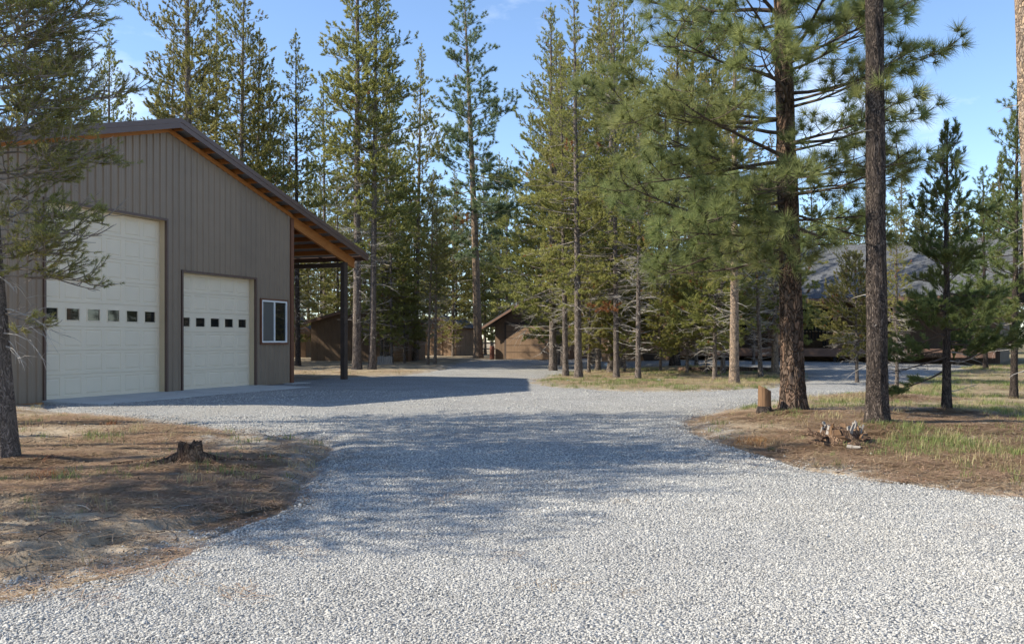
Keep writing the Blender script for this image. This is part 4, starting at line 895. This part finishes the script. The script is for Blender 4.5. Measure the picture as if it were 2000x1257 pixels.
def bare_trunk(px, py, r0, H, lean, mat, label, seed, name='pine_trunk', stubs=8, top=.55, plate=.01, fol=True, dead_side=None):
    x, y = ground_at(px, py); root = empty(name, (x, y, gz(x, y)), 0, label=label, cat='tree'); r = np.random.RandomState(seed)
    me_, at, rz_ = bark_trunk(H, r0, lean, (0, 0), seed, mat, sides=44, rings=240, top=top, plate=plate, freq=6, flare=.42); link('trunk', me_, root)
    V = []; R = []
    for i in range(stubs): z_ = r.uniform(.8, 6.5); V.append(curve(r, at(z_), r.uniform(0, 6.28), r.uniform(-.3, .2), r.uniform(.2, .5), -.6, 5, .2)); R.append(np.linspace(.008, .002, 5))
    a, b_ = tubes(V, R, 5); link('dead_branches', mesh_np('dead_branches', a, b_, [M['deadwood']]), root)
    global ntri
    if fol:
        for i in range(26):
            z_ = H*(.62+.37*(i+.5)/26); t = (z_/H-.62)/.38; ntri += add_branch(root, r, at, rz_, z_, i*2.4, 1.6*(1-t)+.3, .1+.5*t, .4, 'limb', 'needle', 24, .09, .009, .09, .2, .16, (.25, 1.1))
bare_trunk(1714, 837, .145, 13.5, (-.10, 0), 'bark_dark', 'straight charcoal grey bare pine trunk standing in front of the house', 51)
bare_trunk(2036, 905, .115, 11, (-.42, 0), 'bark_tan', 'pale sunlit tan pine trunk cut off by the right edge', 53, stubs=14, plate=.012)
print('near tris', ntri)

# ------------------------------------------------------------------ other trees
def bt(kind_, px, Y, top, label, **k):
    x = (px-1000)/F*Y; z = gz(x, Y); h = CAMZ+(HOR-top)*Y/F-z; return tree(kind_, x, Y, h, label, **k)
GI = 'pines on the island in the drive'; GB = 'pines behind the metal shop'; GS = 'pines round the sheds'; GF = 'woodland pines in the background'; GR = 'pines on the right verge'
def pt(kind_, px, py, top, label, **k):
    x, y = ground_at(px, py); z = gz(x, y); h = CAMZ+(HOR-top)*y/F-z; return tree(kind_, x, y, h, label, **k)
# island
pt('lodge_full', 1080, 724, 8, 'bushy green pine at the left tip of the island, foliage almost to the ground', group=GI, rz=1.)
pt('lodge_full', 1100, 716, 210, 'lower bushy pine covering the right part of the detached garage', group=GI, rz=2.3)
pt('lodge_full', 1092, 714, 120, 'leafy pine just behind the slim pale trunk at the island tip', group=GI, rz=4.3)
pt('lodge_b', 1105, 735, 70, 'slim pale trunked pine nearest the left tip of the island', group=GI, rz=2.)
pt('lodge_a', 1130, 738, -30, 'tallest straight grey trunk pine left on the island', group=GI, rz=.3, fat=1.05)
pt('lodge_c', 1168, 724, 25, 'dark trunked leafy pine behind the tallest grey island trunk', group=GI, rz=2.9, fat=.8)
pt('lodge_b', 1195, 727, -10, 'double looking grey pine, rear trunk beside the white rock', group=GI, rz=4., fat=1.25)
pt('lodge_a', 1204, 738, -40, 'thin dark pine standing tight in front of the grey double trunk', group=GI, rz=5., fat=.8)
pt('lodge_scruffy', 1246, 741, 190, 'half dead thin pine with curling bare twigs at the front of the island', group=GI, rz=1.2)
pt('lodge_c', 1318, 714, 60, 'thick dark trunked pine in front of the tan house wing', group=GI, rz=.7, fat=1.5, bark='bark_dark')
pt('lodge_scruffy', 1360, 715, 380, 'short thin pine with rusty needles left of the leaning log border', group=GI, rz=3.)
pt('lodge_bushy', 1379, 731, 450, 'slender crooked pine sapling between two thicker island pines', group=GI, rz=2., fat=.6)
pt('lodge_bushy', 1396, 742, 410, 'knobbly small pine with yellow green low crown at the island front', group=GI, rz=4.4)
pt('lodge_scruffy', 1412, 732, 330, 'small pine with orange resin scar just left of the stout pine', group=GI, rz=5.5, fat=1.2)
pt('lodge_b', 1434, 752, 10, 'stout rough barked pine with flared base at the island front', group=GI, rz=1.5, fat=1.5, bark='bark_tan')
pt('lodge_scruffy', 1472, 712, 380, 'thinnest pine in front of the porch posts', group=GI, rz=.5, fat=.8)
pt('lodge_scruffy', 1486, 739, 290, 'grey pine leaning slightly right beside the log border end', group=GI, rz=2.5, lean=(.03, 0))
pt('lodge_bushy', 1514, 728, 350, 'scaly tan pine just left of the big ponderosa trunk', group=GI, rz=3.5, fat=1.4, bark='bark_tan')
pt('lodge_bushy', 1150, 729, 480, 'leafy small pine between the two leftmost grey island trunks', group=GI, rz=1.7)
pt('lodge_bushy', 1290, 727, 520, 'small yellowish pine between the half dead pine and the thick dark trunk', group=GI, rz=2.2)
pt('lodge_bushy', 1342, 729, 500, 'full young pine right of the thick dark trunk', group=GI, rz=.9)
pt('lodge_bushy', 1220, 728, 560, 'low bushy pine sapling under the island trees beside a bare trunk', group=GI, rz=.2)
# right verge
pt('young', 1849, 809, 243, 'dark young pine with spiky single leader on the right verge', name='young_pine', group=GR, rz=1.)
pt('lodge_scruffy', 1752, 778, 400, 'thin pine with red dying needles behind the charcoal trunk', name='dying_pine', group=GR, rz=2.)
pt('lodge_bushy', 1674, 748, 495, 'light green bushy pine left of the charcoal trunk, in front of the porch', group=GR, rz=3.3)
pt('young_b', 1980, 781, 165, 'broad dark pine with bare lower limbs near the right edge', group=GR, rz=.6)
bt('young_b', 1925, 37, 330, 'full green pine behind the spiky young pine at right', group=GR, rz=4)
bt('pond_mid', 2040, 40, 80, 'tall bluish pine rising past the right edge of the view', group=GR, rz=2)
# behind the shop
bt('tall_c', 55, 42, -80, 'dense pine behind the shop roof at the far left', group=GB)
bt('tall_c', 130, 45, 40, 'second pine behind the shop from the left, dark crown', group=GB)
bt('tall_b', 215, 47, 52, 'thin crowned pine behind the left roof slope with sky round it', group=GB)
bt('tall_c', 300, 52, 150, 'shorter pine peeking over the shop roof near the ridge', group=GB)
bt('tall_a', 368, 43, -130, 'big thick trunked pine rising right behind the shop ridge', group=GB, fat=1.5)
bt('tall_c', 420, 50, -10, 'dense pine just right of the big one above the ridge', group=GB)
bt('tall_a', 466, 46, -60, 'tall full pine above the middle of the right roof slope', group=GB)
bt('tall_c', 530, 50, 130, 'dark green pine above the lower right roof slope', group=GB)
bt('lodge_c', 95, 40, 190, 'young dense pine behind the far left end of the shop roof', group=GB)
bt('tall_c', 262, 56, 195, 'lower pine in the row behind the shop, left of the ridge', group=GB)
bt('tall_c', 330, 50, 60, 'dark full pine touching the left side of the big thick trunk', group=GB)
bt('tall_c', 500, 47, 60, 'full crowned pine above the middle of the shop roof edge', group=GB)
bt('tall_c', 556, 55, 200, 'lower pine filling behind the pointed pine above the lean-to', group=GB)
bt('tall_b', 582, 46, 62, 'narrow pointed pine above the lean-to with dark trunk', group=GB, bark='bark_dark')
bt('tall_b', 635, 62, 150, 'faint slim pine in the sky gap right of the pointed one', group=GB)
# by the sheds
pt('tall_b', 697, 722, -210, 'tallest straight blue grey trunk beside the lean-to post', group=GS, rz=2.2, fat=1.15)
pt('tall_a', 727, 722, -60, 'tall pine with dead lower twigs right of the blue grey trunk', group=GS, rz=1)
pt('tall_c', 765, 711, 190, 'slim trunk pine in front of the plywood shed doors', group=GS, fat=.7)
bt('tall_c', 755, 52, 60, 'dense green pine right behind the dead twigged trunk', group=GS)
bt('tall_c', 812, 54, 88, 'yellow green pointed pine above the gap between sheds', group=GS)
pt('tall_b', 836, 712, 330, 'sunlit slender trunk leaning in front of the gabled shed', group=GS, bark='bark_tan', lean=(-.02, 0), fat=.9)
pt('lodge_scruffy', 850, 711, 400, 'crooked thin pine crossing behind the leaning sunlit trunk', group=GS, bark='bark_tan')
pt('pond_mid', 934, 700, -14, 'tall blue green ponderosa with orange trunk between gabled shed and garage', name='ponderosa_pine', group=GS, rz=0)
bt('lodge_bushy', 790, 50, 520, 'low bushy pine with foliage hanging over the shed doors', group=GS)
bt('lodge_c', 745, 51, 400, 'dense dark pine masking the middle of the plywood shed', group=GS)
bt('tall_c', 660, 58, 300, 'pine seen under and above the lean-to eave', group=GS)
bt('tall_c', 885, 66, 330, 'medium pine behind the gabled shed roof', group=GS)
bt('tall_c', 975, 72, 300, 'dark pine behind the left eave of the detached garage', group=GS)
bt('lodge_c', 1010, 75, 395, 'short dark pine over the detached garage roof', group=GS)
# behind the island and the house
bt('tall_c', 1080, 44, 60, 'leafy pine at the left back of the island trees', group=GF)
bt('tall_c', 1215, 42, -20, 'dense pine crown behind the white boulder', group=GF)
bt('tall_b', 1380, 57, 130, 'dense pine rising behind the tan house wing roof', group=GF)
bt('tall_a', 1160, 47, -40, 'tall pine rising behind the left island trees', group=GF)
bt('tall_c', 1245, 62, 20, 'full pine behind the half dead island pine', group=GF)
bt('tall_a', 1345, 58, -90, 'yellow green tall pine behind the ponderosa left limbs', group=GF)
bt('tall_b', 1410, 59, 40, 'pine with twiggy trunk behind the stout island pine', group=GF)
bt('tall_c', 1500, 56, 260, 'pine over the house roof just left of the ponderosa trunk', group=GF)
bt('tall_c', 1290, 56, 160, 'pine over the tan house wing', group=GF)
for px, Y, top in ((1585, 60, 330), (1640, 66, 360), (1690, 62, 340), (1760, 66, 290), (1800, 60, 370), (1880, 64, 350), (1945, 62, 300), (2010, 66, 280), (2080, 60, 260)):
    bt('tall_c', px, Y, top, 'pine in the row of trees standing behind the house roof', group='row of pines behind the house')
rr_ = random.Random(11)
for i in range(16):
    bt(rr_.choice(['tall_c', 'tall_a', 'lodge_c']), 575+i*27+rr_.uniform(-10, 10), rr_.uniform(60, 76), rr_.uniform(300, 420), 'dim background pine in the wood behind the sheds', group='dim pines behind the sheds')
# trees to the left of the view that shade the drive
for i, (x, y, h) in enumerate(((-9.2, 6.5, 7.8), (-9.6, 7.7, 8.9), (-10, 9.2, 9.6), (-9.3, 10.8, 9.8), (-10.2, 12.3, 10.6), (-11.4, 14, 11.4), (-12.7, 8.2, 11.6), (-12.6, 11, 12.6), (-9.4, 13.9, 10.2), (-12.4, 6.6, 9.8))):
    tree('lodge_high', x, y, h, 'pine standing just left of the view beside the shop', group='pines left of the view')

# distant wood, one mass
def far_wood():
    kinds = [conifer('far', seed=60+i, H=15, r0=.13, cb=.05+.08*(i % 3), R=2.6, nb=80, ndead=0, K=11, NL=.34, NW=.13, ts=.5, tw=.5, ndl='needle_far', TL=.2, tsides=5, low=.7) for i in range(4)]
    r = np.random.RandomState(77); VV = {k: [] for k in ('trunk', 'crown')}; FF = {k: [] for k in VV}; nb = {k: 0 for k in VV}
    raw = []
    for k_ in kinds:
        d = {}
        for p in VV:
            me_ = k_[p]; v = np.zeros(len(me_.vertices)*3, np.float32); me_.vertices.foreach_get('co', v); f = np.zeros(len(me_.loops), np.int32); me_.loops.foreach_get('vertex_index', f)
            n = 4 if p == 'trunk' else 3; d[p] = (v.reshape(-1, 3), f.reshape(-1, n))
        raw.append(d)
    spots = []
    for i in range(210):
        a = rad(90+r.uniform(-46, 40)); d = r.uniform(76, 125); spots.append((d*math.cos(a), d*math.sin(a), r.uniform(10, 16)*d/95))
    for i in range(60):
        a = r.uniform(-.75, .85) if i % 2 else math.pi+r.uniform(-.75, .3); d = r.uniform(45, 75); spots.append((d*math.cos(a), d*math.sin(a)+6, r.uniform(12, 17)))
    for (x, y, h) in spots:
        d = raw[r.randint(4)]; s = h/15; a = r.uniform(0, 6.28); ca, sa = math.cos(a), math.sin(a); z = gz(x, y)
        for p in VV:
            v, f = d[p]; w_ = np.column_stack([(v[:, 0]*ca-v[:, 1]*sa)*s+x, (v[:, 0]*sa+v[:, 1]*ca)*s+y, v[:, 2]*s+z]); VV[p].append(w_); FF[p].append(f+nb[p]); nb[p] += len(v)
    V = np.concatenate(VV['crown']); Fc = np.concatenate(FF['crown']); cr_ = mesh_np('far_wood', V, Fc, [M['needle_far']])
    o = link('far_wood', cr_); tag(o, 'hazy dark mass of pines closing the view beyond all buildings', 'wood', None, 'stuff')
    o2 = link('far_trunks', mesh_np('far_trunks', np.concatenate(VV['trunk']), np.concatenate(FF['trunk']), [M['bark_grey']]), o); o2['kind'] = 'stuff'
    print('far tris', len(Fc))
far_wood()

# ------------------------------------------------------------------ stumps, logs, litter
def stump(px, py, r0, h, label, mat='bark_pond', seed=1, roots=6, topmat='cutwood', slant=0., rot=0, jag=.0, flare=.5):
    x, y = ground_at(px, py); root = empty('tree_stump', (x, y, float(floor_z(np.array([x]), np.array([y]))[0])-.01), rot, label=label, cat='stump')
    sides, rings = 48, 26; an = np.linspace(0, 2*np.pi, sides, endpoint=False); t = np.linspace(0, 1, rings); A_, T_ = np.meshgrid(an, t); Z_ = -.05+T_*(h+.05)
    Z_ = Z_+slant*r0*np.cos(A_)*T_; Z_ += jag*T_*fbm(np.cos(A_)*3+seed, np.sin(A_)*3, 3)
    R = r0*(1+flare*np.exp(-np.maximum(Z_, 0)/(h*.35))*(1+.8*np.clip(np.sin(A_*roots/1.5+seed), 0, 1)))*(1+.10*fbm(np.cos(A_)*2+seed, np.sin(A_)*2, 2)) + r0*.09*fbm(np.cos(A_)*6+seed, np.sin(A_)*6+Z_*4, 3)
    V = np.stack([R*np.cos(A_), R*np.sin(A_), Z_], -1).reshape(-1, 3); i = np.arange(rings-1)[:, None]*sides; k = np.arange(sides)[None]; j = (k+1) % sides
    f = np.stack([i+k, i+j, i+sides+j, i+sides+k], -1).reshape(-1, 4); link('stump_bark', mesh_np('stump_bark', V, f, [M[mat]], smooth=True), root)
    rim = V[-sides:]; c = rim.mean(0); V2 = [tuple(p) for p in rim]+[tuple((p-c)*.5+c+[0, 0, random.uniform(-.01, .004)]) for p in rim]+[tuple(c)]; F2 = []
    for q in range(sides): w_ = (q+1) % sides; F2 += [(q, w_, sides+w_), (q, sides+w_, sides+q), (sides+q, sides+w_, 2*sides)]
    link('cut_face', mesh_np('cut_face', V2, F2, [M[topmat]]), root); return root
s1 = stump(372, 922, .125, .20, 'dark rotting stump with spreading roots on bare dirt at left', 'bark_rot', 3, 6, 'bark_rot', jag=.09)
for (a, L) in ((3.1, .75), (.1, .8), (-.4, .45), (2.6, .35), (3.6, .4)):
    r = np.random.RandomState(int(L*100)); P = curve(r, (math.cos(a)*.12, math.sin(a)*.12, .07), a, -.25, L, .2, 8, .12); P[:, 2] = np.maximum(P[:, 2], -.0)*np.linspace(1, .2, 8)
    v, f = tubes([P], [np.linspace(.055, .008, 8)], 8); link('root', mesh_np('root', v, f, [M['bark_rot']], smooth=True), s1)
s2 = stump(1493, 814, .10, .43, 'knee high cut log stump with orange bare wood beside the ponderosa', 'cutwood', 5, 5, 'cutwood', slant=-.5, flare=.08)
v_ = MB().tube([(0, 0, -.05), (0, 0, .05), (0, 0, .14)], [.16, .135, .108], 20).build('dark_base', M['bark_dark'], s2, smooth=True)  # collar of darker bark round the foot of the stump
s3 = stump(1640, 872, .17, .13, 'broken rotten stump with pale splintered rim between the two near trunks', 'bark_rot', 7, 6, 'bark_rot', jag=.05)
s3.scale = (1.3, 1.3, 1.15)
r = random.Random(5)
for i in range(26):
    a = r.uniform(.2, 6.1); rd_ = r.uniform(.13, .19); h = r.uniform(.06, .15) if r.random() < .6 else r.uniform(.04, .1); w_ = r.uniform(.015, .04)
    o = MB().prism([(-w_, 0), (w_, 0), (w_*.6, h), (-w_*.5, h*r.uniform(.75, 1))], 'y', -.008, .008).build('splinter', M['greywood'] if i % 3 else M['cutwood'], s3)
    o.location = (rd_*math.cos(a), rd_*math.sin(a), .08); o.rotation_euler = (r.uniform(-.3, .3), r.uniform(-.3, .3), a+1.57)
for i in range(16):
    a = r.uniform(0, 6.28); d_ = r.uniform(.15, .42); L = r.uniform(.08, .2)
    o = MB().tube([(0, 0, 0), (L*.5, .01, .012), (L, 0, 0)], [.014, .018, .008], 6).build('bark_chip', M['bark_rot'] if i % 2 else M['cutwood'], s3); o.location = (d_*math.cos(a), d_*math.sin(a), .02+.05*r.random()); o.rotation_euler = (0, r.uniform(-.5, .3), r.uniform(0, 6.28))
def stick(px, py, L, rr, ang, mat, label, nm='fallen_branch', bend=.1, tilt=0.):
    x, y = ground_at(px, py); z = float(floor_z(np.array([x]), np.array([y]))[0]); r_ = np.random.RandomState(int(px))
    P = curve(r_, (0, 0, rr*.8), 0, tilt, L, -tilt*2, 8, bend); v, f = tubes([P], [np.linspace(rr, rr*.4, 8)], 8); o = link(nm, mesh_np(nm, v, f, [M[mat]], smooth=True), None, (x, y, z), (0, 0, ang)); tag(o, label, 'branch' if nm == 'fallen_branch' else 'log'); return o
stick(1594, 862, .42, .017, -.35, 'bark_dark', 'short dark curved branch lying before the rotten stump')
stick(1655, 884, .17, .035, -.6, 'greywood', 'pale grey wood chunk lying in the dirt below the rotten stump')
stick(1700, 880, .3, .01, .4, 'bark_dark', 'thin dark twig right of the rotten stump')
stick(330, 945, .12, .012, .8, 'greywood', 'pale chip of wood beside the dark rotting stump')
# log edging behind the island and a log by the house
x0, y0 = ground_at(1325, 728); x1, y1 = ground_at(1560, 727)
lg = MB().tube([(0, 0, .1), ((x1-x0)*.5, .1, .12), (x1-x0, y1-y0, .1)], [.13, .12, .1], 12).build('edging_log', M['bark_pond'], None, 0, True, (x0, y0, gz(x0, y0))); tag(lg, 'long brown log laid as edging behind the island pines', 'log')
x0, y0 = ground_at(1795, 722); lg = MB().tube([(0, 0, .5), (2.2, .1, .5)], [.12, .11], 12).build('rail_log', M['bark_pond'], None, 0, True, (x0, 39, gz(x0, 39))); tag(lg, 'peeled reddish log beam lying near the porch at right', 'log')
def rock(px, py, s, mat, label):
    x, y = ground_at(px, py); me_ = stone_mesh(int(px)).copy(); me_.materials.clear(); me_.materials.append(mat); bm = bmesh.new(); bm.from_mesh(me_); bmesh.ops.subdivide_edges(bm, edges=bm.edges, cuts=1, smooth=.4); bm.to_mesh(me_); bm.free()
    o = link('rock', me_, None, (x, y, gz(x, y)+s*.25), (0, 0, px)); o.scale = (s, s*.8, s*.8); tag(o, label, 'rock')
rock(1186, 716, .28, M['white'], 'white boulder behind the thin dark island trunk')
rk = painted('grey_rock', (.36, .35, .33), .9, .2, 6, 30, .4)
rock(1287, 744, .09, rk, 'small pale stone at the front edge of the island grass'); rock(1110, 745, .09, rk, 'small pale stone near the left tip of the island'); rock(1344, 712, .2, rk, 'grey stone by the thick dark trunk before the house')
# weathered crate before the shed
x, y = ground_at(737, 713); cr_ = empty('slatted_crate', (x, y, gz(x, y)), -.1, label='low weathered grey slatted box in front of the plywood shed', cat='crate')
for i in range(7): MB().box(i*.115, i*.115+.095, 0, .03, 0, .45+.02*(i % 3)).build('slat', M['greywood'], cr_)
MB().box(0, .8, .03, .06, .08, .14).box(0, .8, .03, .06, .34, .4).build('rail', M['greywood'], cr_); MB().box(0, .03, .06, .7, 0, .42).build('side', M['greywood'], cr_)
# rail fence beyond the garage
x0, y0 = cx(924, 74), 74.; fn = empty('rail_fence', (x0, y0, gz(x0, y0)), 0, label='low wooden rail fence between the ponderosa and the garage', cat='fence')
for i in range(4): MB().box(i*.75-.05, i*.75+.05, -.05, .05, -.1, 1.1).build('fence_post', M['greywood'], fn)
for z_ in (.45, .9): MB().box(-.1, 2.4, -.08, -.052, z_, z_+.1).build('rail', M['greywood'], fn)
# red barrel
x, y = ground_at(961, 701); rb = empty('fuel_drum', (x, y, gz(x, y)), 0, label='small rusty red drum beside the garage left corner', cat='drum')
MB().tube([(0, 0, 0), (0, 0, .02), (0, 0, .8), (0, 0, .82)], [.14, .15, .15, .14], 18).build('shell', painted('rusty_red', (.16, .06, .04), .7, .3), rb, smooth=False)
# rust coloured fallen needle clumps
for i, (px, py, s, lb) in enumerate(((1468, 868, 1.3, 'bright rust clump of dead needles at the right edge of the gravel'), (92, 945, 1.1, 'orange dead twig tuft near the left pine base, front'), (86, 914, .8, 'orange dead needle tuft just right of the left pine base'), (215, 832, .9, 'orange dead needle tuft far left of the dark stump'), (525, 905, .7, 'yellow orange grass tuft right of the dark stump'))):
    x, y = ground_at(px, py); o = link('dead_needle_clump', blades_mesh(70+i, 130, .10*s, .006, .09*s, M['needle_red'], 2.2), None, (x, y, float(floor_z(np.array([x]), np.array([y]))[0])-.01)); tag(o, lb, 'needle clump')
